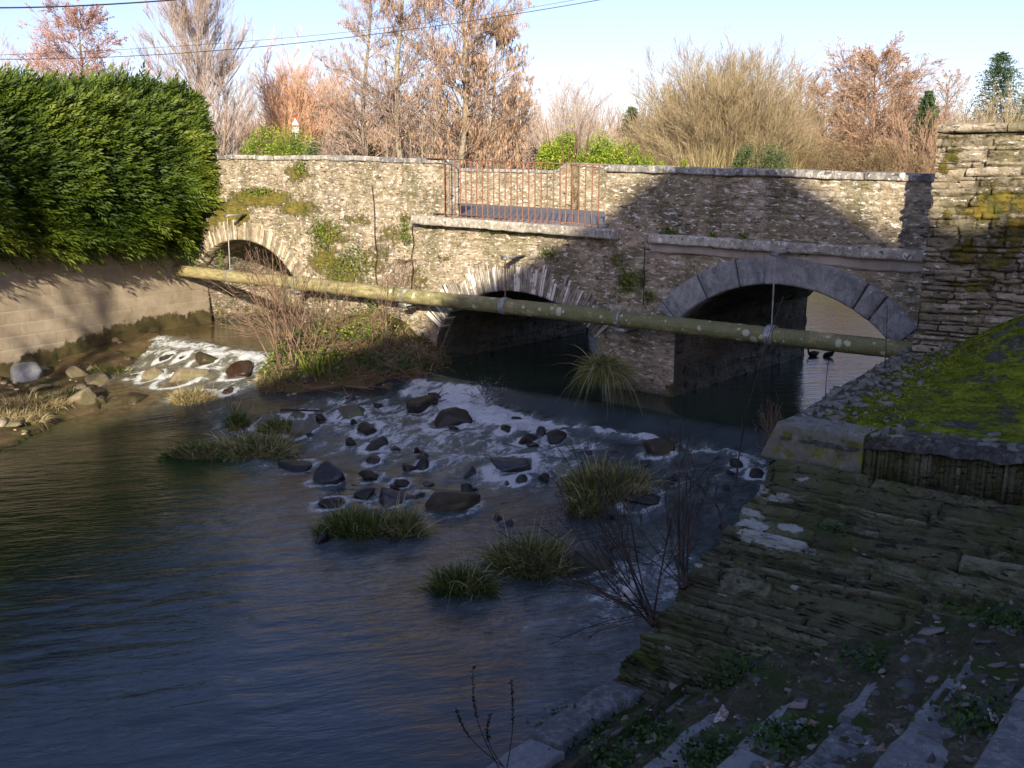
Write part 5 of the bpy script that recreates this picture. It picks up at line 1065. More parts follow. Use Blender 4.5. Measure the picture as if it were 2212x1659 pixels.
# ================================================================= plants in and by the river
def tuft(label, px, py, rx, ry, h, n, seed=0, mat='grass', droop=.45, z=None, lo=0, hi=1, name='grass_tussock', cat='grass tussock', group='grass tussocks in the river', lean=.5, wd=.009, surf=None, rise=.10):
    p = water_hit(px, py) if z is None else hz(px, py, z)
    a = rng.uniform(0, 6.28, n); r = np.sqrt(rng.uniform(0, 1, n)); kk_ = 1 + .45 * vn(np.cos(a) * 1.6 + px * .1, np.sin(a) * 1.6, 0, 55); bx, by = r * np.cos(a) * rx * kk_, r * np.sin(a) * ry * kk_
    dome = rise * (1 - r ** 2) * 1.5; P = np.stack((bx, by, dome - .03), -1)
    D = nrm(np.stack((bx / rx * lean, by / ry * lean, 1 + 0 * bx), -1) + rng.normal(size=(n, 3)) * .42); L = h * rng.uniform(.45, 1.15, n); dead = rng.uniform(size=n) < .055; L = np.where(dead, L * 1.7, L)
    V, Q = blades_arrays(P, D, L, np.full(n, wd) * rng.uniform(.6, 1.3, n), droop * rng.uniform(.3, 1.4, n), 4)
    t = np.where(dead, rng.uniform(.82, 1, n), np.clip(rng.uniform(lo, hi, n), 0, 1)); root = tag(empty(name, tuple(p)), label, cat, group)
    npmesh('blades', V, Q, M[mat], root, attrs={'tone': np.repeat(t, 10)})
    # soil clump under the blades
    th = np.linspace(0, 2 * np.pi, 25); rr = np.linspace(0, 1, 9); Rg, Tg = np.meshgrid(rr, th); k = 1 + .15 * vn(np.cos(Tg) * 2 + seed, np.sin(Tg) * 2, 0, 3)
    npmesh('root_clump', np.stack((Rg * np.cos(Tg) * rx * k, Rg * np.sin(Tg) * ry * k, rise * 1.5 * (1 - Rg ** 2) - .10 * Rg ** 3 - .02 + .02 * fbm(Rg * 5, Tg * 3, 0, seed)), -1), gridq(25, 9), M['bank'], root, smooth=True)
    return root, p
tuft('green rush tussock in front of the grey boulder, lower centre of the river', 765, 1150, .36, .25, .34, 1500, 1, hi=.72)
tuft('smaller bent grass tussock right beside the lower centre tussock, straw on top', 868, 1150, .24, .2, .34, 1000, 2, lo=.15, hi=.95)
tuft('lowest green tussock at the tip of the lower right grassy islet', 1000, 1275, .28, .2, .27, 1300, 3, hi=.7)
tuft('large tussock with dead stalks touching the big grey boulder', 1150, 1225, .42, .34, .36, 1900, 4, lo=.05, hi=.9)
tuft('brownish tussock with wiry stalks below the weir at the right', 1300, 1060, .48, .34, .42, 2100, 5, lo=.1, hi=.95)
tuft('leafy tail of the right brownish tussock hanging into the stream', 1270, 1105, .22, .16, .22, 700, 6, hi=.75)
tuft('long flattened tussock of dead grass forming the left grassy islet', 560, 975, .62, .45, .34, 2400, 7, lo=.1, hi=1, lean=.9, droop=.7)
tuft('greener left end of the left grassy islet, low on the water', 430, 985, .55, .22, .16, 1100, 8, hi=.6, lean=1.0, droop=.6)
tuft('fresh green upright blades at the top of the left grassy islet', 512, 925, .2, .14, .34, 300, 9, hi=.5, droop=.1, lean=.2)
tuft('thin grass patch between the pale stones of the left grassy islet', 610, 930, .4, .25, .18, 900, 10, lo=.05, hi=.8)
tuft('yellow dead grass wrapped round the pair of tan rocks at left', 418, 868, .42, .18, .24, 1000, 11, mat='straw', lo=.1, hi=.9)
tuft('dead grass at the water edge on the point of the brambly island', 605, 838, .38, .22, .24, 1000, 12, mat='straw', lo=.0, hi=.9)
tuft('big weeping tussock of long grass growing from the pier between two arches', 1302, 806, .19, .14, .46, 2200, 13, droop=1.1, z=-2.74, lo=.25, hi=.9, lean=1.0, wd=.010, rise=.12, group=None)
def bank_tuft(label, px, py, rx, ry, h, n, lo, hi, mat='straw'):
    r = ray(px, py)
    for t in np.linspace(8, 30, 1400):
        p = r * t
        if p[2] < float(zbank(p[0], p[1])): break
    return tuft(label, px, py, rx, ry, h, n, int(px), mat=mat, lo=lo, hi=hi, z=float(p[2]), rise=.04, lean=.9, droop=.7, group='dead grass on the left bank')
bank_tuft('matted dead grass on the left bank below the blue grey block', 60, 872, .7, .35, .26, 1500, .1, 1)
bank_tuft('dead grass with green shoots on the left bank beside the pointed tan rock', 150, 858, .45, .3, .2, 1000, 0, .9, 'grass')
bank_tuft('straggly dead grass at the far left water edge', 20, 905, .5, .3, .28, 900, .1, 1)
bank_tuft('thin green grass at the foot of the block wall behind the long tan rock', 225, 800, .45, .15, .16, 500, 0, .6, 'grass')

def twigs(label, name, p, n0, L, spread, up, mat, r=.006, n=(4, 3), dirv=(0, 0, 1), cat='bare shrub', group=None, base=.06, bend=.1, buds=0, jit=.5):
    p = np.asarray(p, float); d = nrm(np.asarray(dirv, float) + rng.normal(size=(n0, 3)) * spread); Ls = L * rng.uniform(1 - jit, 1.1, n0); p0 = rng.normal(size=(n0, 3)) * np.array((base, base, .01)) * (.35 if n0 < 20 else 1)
    cur = (p0, d, Ls, rng.normal(size=(n0, 3)) * bend + np.array((0, 0, up * .3)), np.full(n0, r)); A = [curve_segs(*cur, np.full(n0, r * .45), 7), np.concatenate((np.tile((0, 0, -.03), (n0, 1)), p0, np.full((n0, 1), r * 1.6), np.full((n0, 1), r)), 1)]
    for k in n:
        c = list(children(*cur, k, .2, 1, .55, up, .38)); c[4] = np.maximum(c[4], r * .35); A.append(curve_segs(c[0], c[1], c[2], c[3], c[4], np.full(len(c[2]), r * .25), 3)); cur = tuple(c)
    S = np.concatenate(A); V, Q = segs_arrays(S, 4); root = tag(empty(name, tuple(p)), label, cat, group); npmesh('stems', V, Q, M[mat], root, attrs={'tone': np.repeat(rng.uniform(.1, .9, len(S)), 8)})
    if buds:
        i = rng.integers(0, len(cur[2]), buds); t = rng.uniform(.2, 1, buds); P = cur[0][i] + cur[1][i] * (cur[2][i] * t)[:, None]; pass
    return root
def isl(px, py):
    r = ray(px, py)
    for t in np.linspace(10, 26, 900):
        p = r * t; u_, v_ = to_uv(p)
        if p[2] < zmound(np.array(u_), np.array(v_)) or v_ > -.05: return p
bg = 'brown shrubs on the island between the arches'
pI = isl(640, 790)
twigs('tall brown shrub of bare upright stems crossing the pipe', 'bramble_shrub', pI, 34, 1.75, .20, .05, 'twig', .008, (4, 3), (-.08, -.05, 1), group=bg, base=.22, buds=500)
twigs('long bare branches arching left from the island towards the left arch', 'bramble_shrub', isl(640, 770) + np.array((0, 0, .25)), 9, 2.0, .16, .05, 'twig', .008, (5, 3), (-1, .05, .42), group=bg, base=.12, bend=.12, buds=160)
twigs('bare shrub of budding twigs reaching up before the left arch opening', 'bramble_shrub', isl(645, 740) + np.array((0, -.1, .3)), 12, 1.5, .2, .1, 'twig', .007, (4, 2), (-.75, 0, .9), group=bg, base=.12, buds=200)
twigs('tangle of tan bramble canes in the middle of the island', 'bramble_shrub', isl(740, 750), 42, 1.05, .55, -.06, 'twig', .006, (4, 3), (.05, -.2, .8), group=bg, base=.35, bend=.28)
twigs('pale bramble tangle below the pipe between the two left supports', 'bramble_shrub', isl(720, 700), 34, .9, .6, -.05, 'twig', .005, (4, 3), (.1, -.15, .7), group=bg, base=.4, bend=.3)
twigs('dark bramble tangle in the shade at the right end of the island', 'bramble_shrub', isl(850, 800), 46, .95, .6, -.1, 'twig', .0055, (4, 3), (0, -.3, .7), group=bg, base=.4, bend=.3)
twigs('dead canes trailing down to the water at the front of the island', 'bramble_shrub', isl(740, 830), 34, .8, .6, -.2, 'twig', .005, (3, 3), (.1, -.5, .35), group=bg, base=.4, bend=.35)
twigs('upright thin dead stem reaching over the pipe on the right of the island', 'bramble_shrub', isl(836, 790), 5, 2.2, .05, .0, 'twig', .008, (5, 2), (-.06, 0, 1), group=bg, base=.06)
def leafpatch(label, P, n, r, sz, mat, name='low_plant', cat='plant', group=None, flat=None, lo=.1, hi=.9, h=.08):
    P = np.asarray(P, float); a = rng.normal(size=(n, 3)) * np.array((r, r, 0)) * .5; a[:, 2] = np.abs(rng.normal(size=n)) * h
    V, Q = leaves_arrays(a, sz * rng.uniform(.6, 1.4, n), np.array((0, -.25, 1.0)), .3, 1.3); root = tag(empty(name, tuple(P)), label, cat, group); npmesh('leaves', V, Q, M[mat], root, attrs={'tone': np.repeat(rng.uniform(lo, hi, n), 4)})
    m = max(12, n // 14); S = np.concatenate((a[:m] * .6 * np.array((1, 1, 0)), a[:m], np.full((m, 1), .003), np.full((m, 1), .002)), 1); V, Q = segs_arrays(S, 3); npmesh('stems', V, Q, M['darkleaf'], root, attrs={'tone': np.full(len(V), .4)}); return root
# ground cover following the island
n = 5200; uu = rng.uniform(-4.3, .5, n); vv = rng.uniform(-3.0, -.02, n); ok = pdist(uu, vv) > -.04; uu, vv = uu[ok], vv[ok]; n = len(uu); P = W(uu, vv, zmound(uu, vv)); D = nrm(np.array((-.1, -.25, .8)) + rng.normal(size=(n, 3)) * .5)
V, Q = blades_arrays(P, D, rng.uniform(.10, .34, n), np.full(n, .009), rng.uniform(.3, 1.2, n)); tag(npmesh('island_grass', V, Q, M['straw'], attrs={'tone': np.repeat(np.clip(rng.uniform(-.2, 1, n) + .3 * fbm(uu * 2, vv * 2, 0, 3), 0, 1), 10)}), 'matted dead and green grass covering the island between the arches', 'grass', kind='stuff')
n = 9000; uu = rng.uniform(-4.3, .5, n); vv = rng.uniform(-3.0, -.02, n); ok = (pdist(uu, vv) > 0) & (fbm(uu * 1.5, vv * 1.5, 0, 88, 3) > -.08); uu, vv = uu[ok], vv[ok]; n = len(uu); P = W(uu, vv, zmound(uu, vv) + np.abs(rng.normal(size=n)) * .09); V, Q = leaves_arrays(P, rng.uniform(.03, .07, n), np.array((0, -.5, 1.0)), .2, 1.4)
tag(npmesh('island_ground_ivy', V, Q, M['leafgreen'], attrs={'tone': tonearr(n, 4, 0, .75)}), 'green ground ivy leaves spread over the island between the arches', 'ground cover', kind='stuff')
leafpatch('ground ivy and bramble leaves on the sunny slope of the island', isl(760, 720), 900, .9, .05, 'leafgreen', group='leafy cover on the island', h=.12)
leafpatch('dark leaves on the shaded right slope of the island', isl(840, 790), 1100, .8, .05, 'darkleaf', group='leafy cover on the island', h=.14)
leafpatch('green leaves at the front of the island above the iris blades', isl(700, 770), 600, .6, .045, 'leafgreen', group='leafy cover on the island', h=.1)
p = isl(683, 808); n = 46; D = nrm(np.array((0, 0, 1.0)) + rng.normal(size=(n, 3)) * .26); V, Q = blades_arrays(rng.normal(size=(n, 3)) * np.array((.16, .08, .0)), D, rng.uniform(.3, .62, n), np.full(n, .03), rng.uniform(0, .25, n)); r_ = tag(empty('iris_clump', tuple(p)), 'clump of broad yellow green iris blades on the island bank', 'plant'); npmesh('blades', V, Q, M['leafgreen'], r_, attrs={'tone': tonearr(n, 10, .6, 1)})
twigs('driftwood sticks caught between the two dark boulders by the chute', 'driftwood', water_hit(925, 884) + np.array((0, 0, .1)), 7, .55, .5, 0, 'darktwig', .012, (2,), (.9, .1, .12), cat='driftwood', base=.08)
twigs('black branch snagged in the splash at the right of the chute', 'driftwood', water_hit(1050, 876) + np.array((0, 0, .05)), 9, .5, .5, .1, 'darktwig', .008, (4, 2), (.2, 0, .8), cat='driftwood', base=.06)
S = np.array([(-.35, 0, .05, .32, .05, .02, .02, .012), (-.1, .02, .04, .1, -.12, .09, .01, .005)]); V, Q = segs_arrays(S, 7); tag(npmesh('fallen_stick', V, Q, M['darktwig'], attrs={'tone': np.full(len(V), .4)}), 'short dark stick lying on the pale stones of the left islet', 'stick').location = tuple(water_hit(655, 908) + np.array((0, 0, .12)))

p = water_hit(1048, 874); n = 4500; h = rng.exponential(.10, n); a = rng.normal(size=(n, 2)) * (.07 + .32 * h[:, None]); P = np.stack((a[:, 0] - .25 * h, a[:, 1], h), -1); P = P[h < .42]; V, Q = leaves_arrays(P, .007 * rng.uniform(.5, 1.8, len(P)), ratio=1.2)
s = NT('spray_white'); M['spray'] = s.done(s.pbsdf((.8, .84, .86), .4)); o = npmesh('water_splash', V, Q, M['spray']); o.location = tuple(p); tag(o, 'white spray thrown up at the right foot of the chute under the middle arch', 'splash', kind='stuff')
# climbers and ferns on the masonry (hang on the face)
def ivy(label, px, py, ru, rz, n, mat='leafgreen', off=-.04, sz=.035, group='green plants rooted in the bridge face', parent=None):
    u_, z_ = hb(px, py); a = rng.normal(size=(n, 3)) * np.array((ru, .0, rz)) * .5; a[:, 1] = off - np.abs(rng.normal(size=n)) * .025
    P = W(u_ + a[:, 0], a[:, 1], z_ + a[:, 2]); o = W(u_, off, z_); V, Q = leaves_arrays(P - o, sz * rng.uniform(.6, 1.4, n), np.array((-V2[0], -V2[1], .3)), .3, 1.3)
    root = tag(empty('wall_plant', tuple(o)), label, 'wall plant', group); npmesh('leaves', V, Q, M[mat], root, attrs={'tone': tonearr(n, 4, .1, .85)})
    m = 14; S = np.concatenate((np.zeros((m, 3)), (P - o)[:m], np.full((m, 1), .004), np.full((m, 1), .002)), 1); V, Q = segs_arrays(S, 3); npmesh('stems', V, Q, M['twig'], root, attrs={'tone': np.full(len(V), .4)})
for a in [('round green plant near the top of the left parapet', 655, 358, .16, .12, 130), ('spreading green patch on the wall right of the left arch', 700, 505, .42, .35, 420), ('green patch above the left arch ring', 560, 412, .5, .08, 260), ('green patch in the middle of the wall between left and middle arch', 735, 590, .45, .4, 430), ('green tuft at the left end of the ledge', 880, 500, .16, .3, 170),
          ('low green patch just above the pipe at the wall middle', 770, 560, .4, .3, 300), ('small fern hanging under the railing ledge', 1060, 495, .3, .08, 110), ('tuft over the crown of the middle arch', 1190, 545, .2, .08, 90), ('ivy trail left of the right arch, upper piece', 1350, 610, .13, .3, 210), ('ivy trail left of the right arch, lower piece', 1378, 600, .2, .14, 150), ('ivy low on the pier above the pipe', 1405, 640, .12, .1, 80),
          ('round tuft on the left end of the string course', 1448, 500, .12, .06, 90), ('small fern under the string course, left of the hanger', 1545, 515, .05, .14, 70), ('tiny fern on the string course before the hanger', 1610, 508, .08, .05, 50), ('tiny plant above the right arch ring', 1740, 545, .1, .04, 45), ('green cushion on the left arch ring shoulder', 482, 560, .12, .22, 120)]: ivy(*a)
for (lb, x0, y0, x1, y1) in [('thin dark vine stem hanging down the wall left of the ledge', 805, 400, 815, 625), ('second dark vine stem hanging by the left end of the ledge', 893, 470, 890, 640), ('twining vine stem on the wall left of the right arch', 1395, 530, 1390, 660)]:
    t = np.linspace(0, 1, 22); u0, z0 = hb(x0, y0, -.05); u1, z1 = hb(x1, y1, -.05); P = W(u0 + (u1 - u0) * t + .03 * vn(t * 6, 0 * t, 0, int(x0)), -.05 + .015 * vn(t * 9, 0 * t, 0, 3), z0 + (z1 - z0) * t); m = MB(); m.tube(P - P[0], .008, 5, tone=.3); o = m.build('vine_stem', M['darktwig']); o.location = tuple(P[0]); tag(o, lb, 'vine')
u_, z_ = hb(880, 560); twigs('dead vine twigs fanning over the wall below the ledge end', 'dead_vine', W(u_, -.08, z_), 30, 1.1, .35, 0, 'twig', .004, (4, 2), (-.25, -.1, -1), base=.1, cat='vine')
n = 260; u_, z_ = hb(905, 760); P = W(rng.uniform(-.2, .0, n) - .15, -.06, rng.uniform(-3.2, -2.0, n)); o_ = P.mean(0)

# shrub and stems in front of the quay edge
def on_face(px, py):
    a, b = face_hit(px, py); return W(a, A_[0] + (B_[0] - A_[0]) * b / Ls + nrmS[0] * .03, A_[1] + (B_[1] - A_[1]) * b / Ls + nrmS[1] * .03)
sg_ = 'bare dark shrubs rooted along the quay edge'
tol = lambda px, py, p: nrm(hz(px, py, -3.0) - p)
def shrub_to(label, px, py, tx, ty, zt, n0, L, sp, r, n, **k):
    p = on_face(px, py) if not k.pop('water', False) else water_hit(px, py); q = ray(tx, ty); q = q * (zt / q[2]); d = nrm(q - p); return twigs(label, 'quay_shrub', p, n0, L, sp, k.pop('up', .08), 'darktwig', r, n, d, group=sg_, **k)
shrub_to('large dark bare shrub leaning from the quay edge over the river towards the left', 1412, 1350, 1280, 1180, -2.9, 13, 1.55, .30, .0085, (5, 3), base=.05, bend=.14)
shrub_to('dark twigs fanning straight up from the quay edge beside the large shrub', 1480, 1270, 1440, 1080, -2.7, 11, 1.45, .20, .0075, (5, 3), base=.08, bend=.1)
shrub_to('crooked bare branch rising from the quay edge towards the weir', 1560, 1140, 1585, 1000, -2.6, 1, 1.35, .05, .012, (6, 4), base=.03, bend=.2)
shrub_to('long pale dry stalk leaning left out of the quay shrubs', 1480, 1240, 1330, 1000, -2.7, 1, 2.0, .04, .007, (4,), base=.03, bend=.05)
shrub_to('low twigs trailing left from the quay foot over the foam', 1430, 1330, 1220, 1300, -3.4, 7, 1.1, .25, .005, (4, 2), base=.05, bend=.2)
twigs('dry grey brown weed tuft standing between the weir and the quay corner', 'dry_weed', water_hit(1660, 985) + np.array((.05, 0, .1)), 26, .62, .25, .0, 'twig', .004, (4, 3), (.05, .0, 1), base=.07, cat='dry weed')
twigs('thin lone stem standing up in front of the right arch opening', 'dry_weed', on_face(1592, 1045) , 1, 1.5, .02, .0, 'darktwig', .0065, (4,), (.05, .15, 1), base=.01, cat='dry weed', jit=.1)
twigs('slender stem at the quay edge in front of the pipe end', 'dry_weed', W(8.62, -2.0, -2.0), 1, .75, .02, 0, 'darktwig', .006, (3,), (0, 0, 1), base=.01, cat='dry weed', jit=.1)
twigs('slender stem at the quay edge near the corner block', 'dry_weed', W(8.80, -4.1, -2.0), 1, .4, .04, 0, 'darktwig', .005, (3,), (0, 0, 1), base=.01, cat='dry weed', jit=.1)
# seed stalks in the foreground
for i, (bx, by, tx, ty, lb) in enumerate([(1085, 1655, 985, 1530, 'left bent seed stalk in the dark water foreground'), (1078, 1659, 1022, 1440, 'tall central seed stalk at the bottom edge'), (1095, 1659, 1104, 1470, 'right upright seed stalk at the bottom edge'), (1090, 1659, 1060, 1540, 'short branching seed stalk between the tall ones')]):
    p = hz(bx, by, -3.72); q = ray(tx, ty); q = q * ((p[1] + .05) / q[1]); L = np.linalg.norm(q - p); t = np.linspace(0, 1, 14)[:, None]; m = MB(); pts = (q - p) * t + np.array((-.06, 0, 0)) * np.sin(t * np.pi) * (1 if i != 2 else -.4); m.tube(pts, np.linspace(.0035, .0018, 14), 5, tone=.2)
    root = tag(empty('seed_stalk', tuple(p)), lb, 'seed stalk', 'dead seed stalks at the bottom edge'); m.build('stem', M['darktwig'], root)
    k = 90; tt = rng.uniform(.5, 1, k); P = np.stack([np.interp(tt, t[:, 0], pts[:, c]) for c in range(3)], -1) + rng.normal(size=(k, 3)) * .006; V, Q = leaves_arrays(P, .016 * rng.uniform(.6, 1.4, k)); npmesh('seed_head', V, Q, M['darktwig'], root, attrs={'tone': np.full(len(V), .2)})
# weeds at the foot of the sloping wall and on the stairs
def on_stair(px, py):
    a, b = stair_hit(px, py); return W(a, b, float(stair_z(np.array(a), np.array(b))))
wg = 'low green weeds on the stairs'
for px, py, n, r, lb in [(1790, 1385, 700, .34, 'thick clover like green clump at the foot of the sloping slate wall'), (1615, 1452, 260, .2, 'small dark green clump at the wall foot left of the thick clump'), (2060, 1300, 260, .22, 'green weeds at the wall foot near the right edge'), (1260, 1575, 420, .28, 'grassy green weeds by the water at the left corner of the stairs'), (1540, 1640, 420, .24, 'leafy weeds at the bottom edge left of the long grey slab'), (1700, 1600, 420, .26, 'weeds between the two long grey slabs'), (1420, 1590, 380, .26, 'weeds among the slate chips in the middle of the stairs'), (2170, 1340, 300, .22, 'weeds at the right edge under the wall end'), (2150, 1560, 420, .3, 'mossy weeds at the lower right corner'), (1570, 1480, 200, .2, 'sparse weeds among chips below the wall foot'), (1900, 1440, 260, .25, 'weeds beside the upper end of the wide slab'), (1320, 1650, 260, .2, 'weeds at the bottom edge between small slabs'), (1800, 1150, 60, .1, 'tiny green plant in a crack of the sloping wall')]:
    p = on_stair(px, py) if py > 1200 else on_face(px, py); leafpatch(lb, p, n, r, .035, 'darkleaf', group=wg, h=.03)
n = 1500; uu = rng.uniform(8.6, 12.6, n); vv = rng.uniform(-12.5, -5.6, n); kk = fbm(uu * 1.2, vv * 1.2, 0, 500, 3) > -.05; uu, vv = uu[kk], vv[kk]; zz = stair_z(uu, vv); V, Q = blades_arrays(W(uu, vv, zz), nrm(np.array((0, 0, 1.0)) + rng.normal(size=(len(uu), 3)) * .5), rng.uniform(.03, .10, len(uu)), np.full(len(uu), .006), rng.uniform(.2, .6, len(uu))); tag(npmesh('stair_grass', V, Q, M['darkleaf'], attrs={'tone': tonearr(len(uu), 10)}), 'sparse short grass growing through the dirt of the stairs', 'grass', kind='stuff')
# slate chips
mb = MB(); n = 5200; c_ = MB()
uu = rng.uniform(8.5, 12.9, n); vv = rng.uniform(-12.8, -5.5, n); den = fbm(uu * 1.0, vv * .9, 0, 510, 3) + rng.uniform(-.35, .6, n); keep = den > .0
for a, b in zip(uu[keep], vv[keep]):
    s = rng.choice([.02, .03, .045, .07], p=[.45, .32, .17, .06]) * rng.uniform(.7, 1.4); th = s * rng.uniform(.08, .25); k = rng.integers(5, 8); an = np.sort(rng.uniform(0, 6.28, k)); sh = np.stack((np.cos(an) * s, np.sin(an) * s * rng.uniform(.4, .9), 0 * an), -1); ro = rng.uniform(0, 6.28); tl = rng.normal(size=2) * .25
    R_ = np.array([(math.cos(ro), -math.sin(ro), 0), (math.sin(ro), math.cos(ro), 0), (tl[0], tl[1], 1)]); sh = sh @ R_.T; zb_ = float(stair_z(np.array(a), np.array(b))) + th * .3; base_ = np.array((a, b, zb_)); lo_ = sh + base_ - (0, 0, th); hi_ = sh * .93 + base_ + (0, 0, th); t = rng.uniform(0, 1)
    m = mb.n; mb.add(np.concatenate((lo_, hi_)), [(i, (i + 1) % k, k + (i + 1) % k, k + i) for i in range(k)], tone=t); mb.T = getattr(mb, 'T', []) + [(m + k, m + k + i, m + k + i + 1) for i in range(1, k - 1)]
s = NT('slate_chip'); tn = s.attr('tone'); nn = s.noise(s.co(), 30, 4); M['chip'] = s.done(s.pbsdf(s.ramp(s.math('ADD', tn, s.math('MULTIPLY', s.math('SUBTRACT', nn, .5), .4)), [(.1, (.06, .06, .055)), (.5, (.15, .15, .145)), (.8, (.24, .21, .17)), (.95, (.27, .17, .10)), (1, (.5, .49, .46))]), .7))
tag(mb.build('slate_chips', M['chip'], frame=True), 'loose slate chips and small stones strewn over the stairs', 'slate chips', kind='stuff')
for (px, py, lb) in [(2140, 1600, 'bright white pebble lying in the moss at the lower right'), (1505, 1640 - 45, 'pale rounded stone lying on the stairs near the small slab'), (1640, 1420, 'pale stones lying in the dirt at the wall foot')]:
    o = rock_mesh('loose_stone', .055, .6, px, M['coping'], None); p = on_stair(px, py); o.location = (p[0], p[1], p[2] + .01); tag(o, lb, 'stone')
# rubble on the left bank and round the island
Vs, Ts, tn_ = [], [], []; bmi = bmesh.new(); bmesh.ops.create_icosphere(bmi, subdivisions=2, radius=1.0); LV = np.array([v_.co[:] for v_ in bmi.verts]); LT = np.array([[q.index for q in f_.verts] for f_ in bmi.faces]); bmi.free(); off_ = 0
for k in range(420):
    if k < 270:
        y_ = rng.uniform(13.5, 21.5); x_ = LW(y_) + rng.uniform(.05, 4.6); z_ = float(zbank(x_, y_)); u_, v_ = to_uv(np.array((x_, y_))); 
        if z_ < float(zwater(u_, v_)) - .04: continue
    else:
        u_, v_ = rng.uniform(-3.4, .4), rng.uniform(-3.0, -.9)
        if not -.25 < float(pdist(np.array(u_), np.array(v_))) < .15: continue
        z_ = max(float(zmound(u_, v_)), float(zwater(u_, v_)) - .02); x_, y_, _ = W(u_, v_, z_)
    s_ = rng.choice([.03, .05, .08, .13], p=[.35, .35, .2, .1]) * rng.uniform(.7, 1.3); nn = nrm(rng.normal(size=(9, 3))); dd = LV @ nn.T; rr_ = np.where(dd > .05, rng.uniform(.6, 1, 9)[None] / np.maximum(dd, .05), 9).min(1); P = LV * np.minimum(rr_, 1.3)[:, None] * np.array((1, rng.uniform(.6, 1), rng.uniform(.4, .7))) * s_; a_ = rng.uniform(0, 6.28)
    P = np.stack((P[:, 0] * math.cos(a_) - P[:, 1] * math.sin(a_), P[:, 0] * math.sin(a_) + P[:, 1] * math.cos(a_), P[:, 2]), -1); Vs.append(P + (x_, y_, z_)); Ts.append(LT + off_); off_ += len(LV); tn_.append(np.full(len(LV), rng.uniform(0, 1)))
s = NT('bank_rubble'); t_ = s.attr('tone'); M['brub'] = s.done(s.pbsdf(s.ramp(s.math('ADD', t_, s.math('MULTIPLY', s.math('SUBTRACT', s.noise(s.co(), 20, 4), .5), .5)), [(.1, (.05, .038, .02)), (.5, (.16, .125, .075)), (.9, (.32, .27, .19))]), .7, s.bump(s.noise(s.co(), 25, 4), .6, .02)))
tag(npmesh('bank_rubble', np.concatenate(Vs), None, M['brub'], T=np.concatenate(Ts), attrs={'tone': np.concatenate(tn_)}), 'small tan stones and rubble along the left bank and the island edge', 'rubble', kind='stuff')
# litter caught in the shrub
P = ICV.copy() * np.array((.05, .035, .07)); P *= (1 + .5 * fbm(P[:, 0] * 40, P[:, 1] * 40, P[:, 2] * 40, 8, 3))[:, None]; s = NT('white_plastic'); M['plastic'] = s.done(s.pbsdf((.62, .6, .6), .5, s.bump(s.noise(s.co(), 40, 3), .8, .01)))
o = npmesh('plastic_scrap', P, None, M['plastic'], T=ICT); o.location = tuple(at_depth(1352, 1180 + 105, 7.55) + np.array((0, 0, .0))); pq = ray(1356, 1283); o.location = tuple(pq * (np.array(on_face(1412, 1350))[1] / pq[1]) * 1.02); tag(o, 'crumpled white plastic scrap caught in the dark shrub', 'litter')

# ================================================================= ducks on the pond
s = NT('duck_plumage'); M['duck'] = s.done(s.pbsdf(s.ramp(s.noise(s.co(), 9, 3), [(.3, (.012, .012, .014)), (.7, (.06, .05, .04))]), .5))
M['beak'] = m_plain('beak', (.35, .12, .03), (.5, .2, .05), 9)
def duck(label, px, py, rz, dip):
    p = hz(px, py, -3.16); me = bpy.data.meshes.new('duck'); bm = bmesh.new()
    if not dip: sk = [((0, 0, .05), .10), ((.13, 0, .06), .075), ((.19, 0, .12), .035), ((.20, 0, .19), .03), ((.22, 0, .235), .040), ((.26, 0, .235), .02)]; tl = [((-.14, 0, .07), .06), ((-.23, 0, .11), .02)]
    else: sk = [((0, 0, .04), .10), ((.10, 0, .02), .075), ((.16, 0, -.05), .035)]; tl = [((-.10, 0, .10), .07), ((-.18, 0, .20), .03), ((-.20, 0, .25), .012)]
    bv = [bm.verts.new(c) for c, _ in sk + tl]; n1 = len(sk); bm.edges.ensure_lookup_table() if False else None
    for i in range(n1 - 1): bm.edges.new((bv[i], bv[i + 1]))
    bm.edges.new((bv[0], bv[n1])); [bm.edges.new((bv[n1 + i], bv[n1 + i + 1])) for i in range(len(tl) - 1)]
    bm.to_mesh(me); bm.free(); o = bpy.data.objects.new('duck', me); COL.objects.link(o); o.location = tuple(p); o.scale = (.6, .6, .6); o.rotation_euler = (0, 0, rz); md = o.modifiers.new('skin', 'SKIN')
    for i, (_, r) in enumerate(sk + tl): me.skin_vertices[0].data[i].radius = (r, r)
    me.skin_vertices[0].data[0].use_root = True; sb = o.modifiers.new('sub', 'SUBSURF'); sb.levels = sb.render_levels = 2; me.materials.append(M['duck'])
    tag(o, label, 'duck', 'ducks on the pond')
    if not dip: m = MB(); m.tube(np.array([(.27, 0, .235), (.315, 0, .228)]), np.array((.014, .007)), 8); m.build('beak', M['beak'], o)
duck('dark duck swimming with its head up, left one under the pipe', 1757, 768, math.radians(200), False)
duck('dark duck with its tail up, dabbling right of the other duck', 1789, 770, math.radians(150), True)

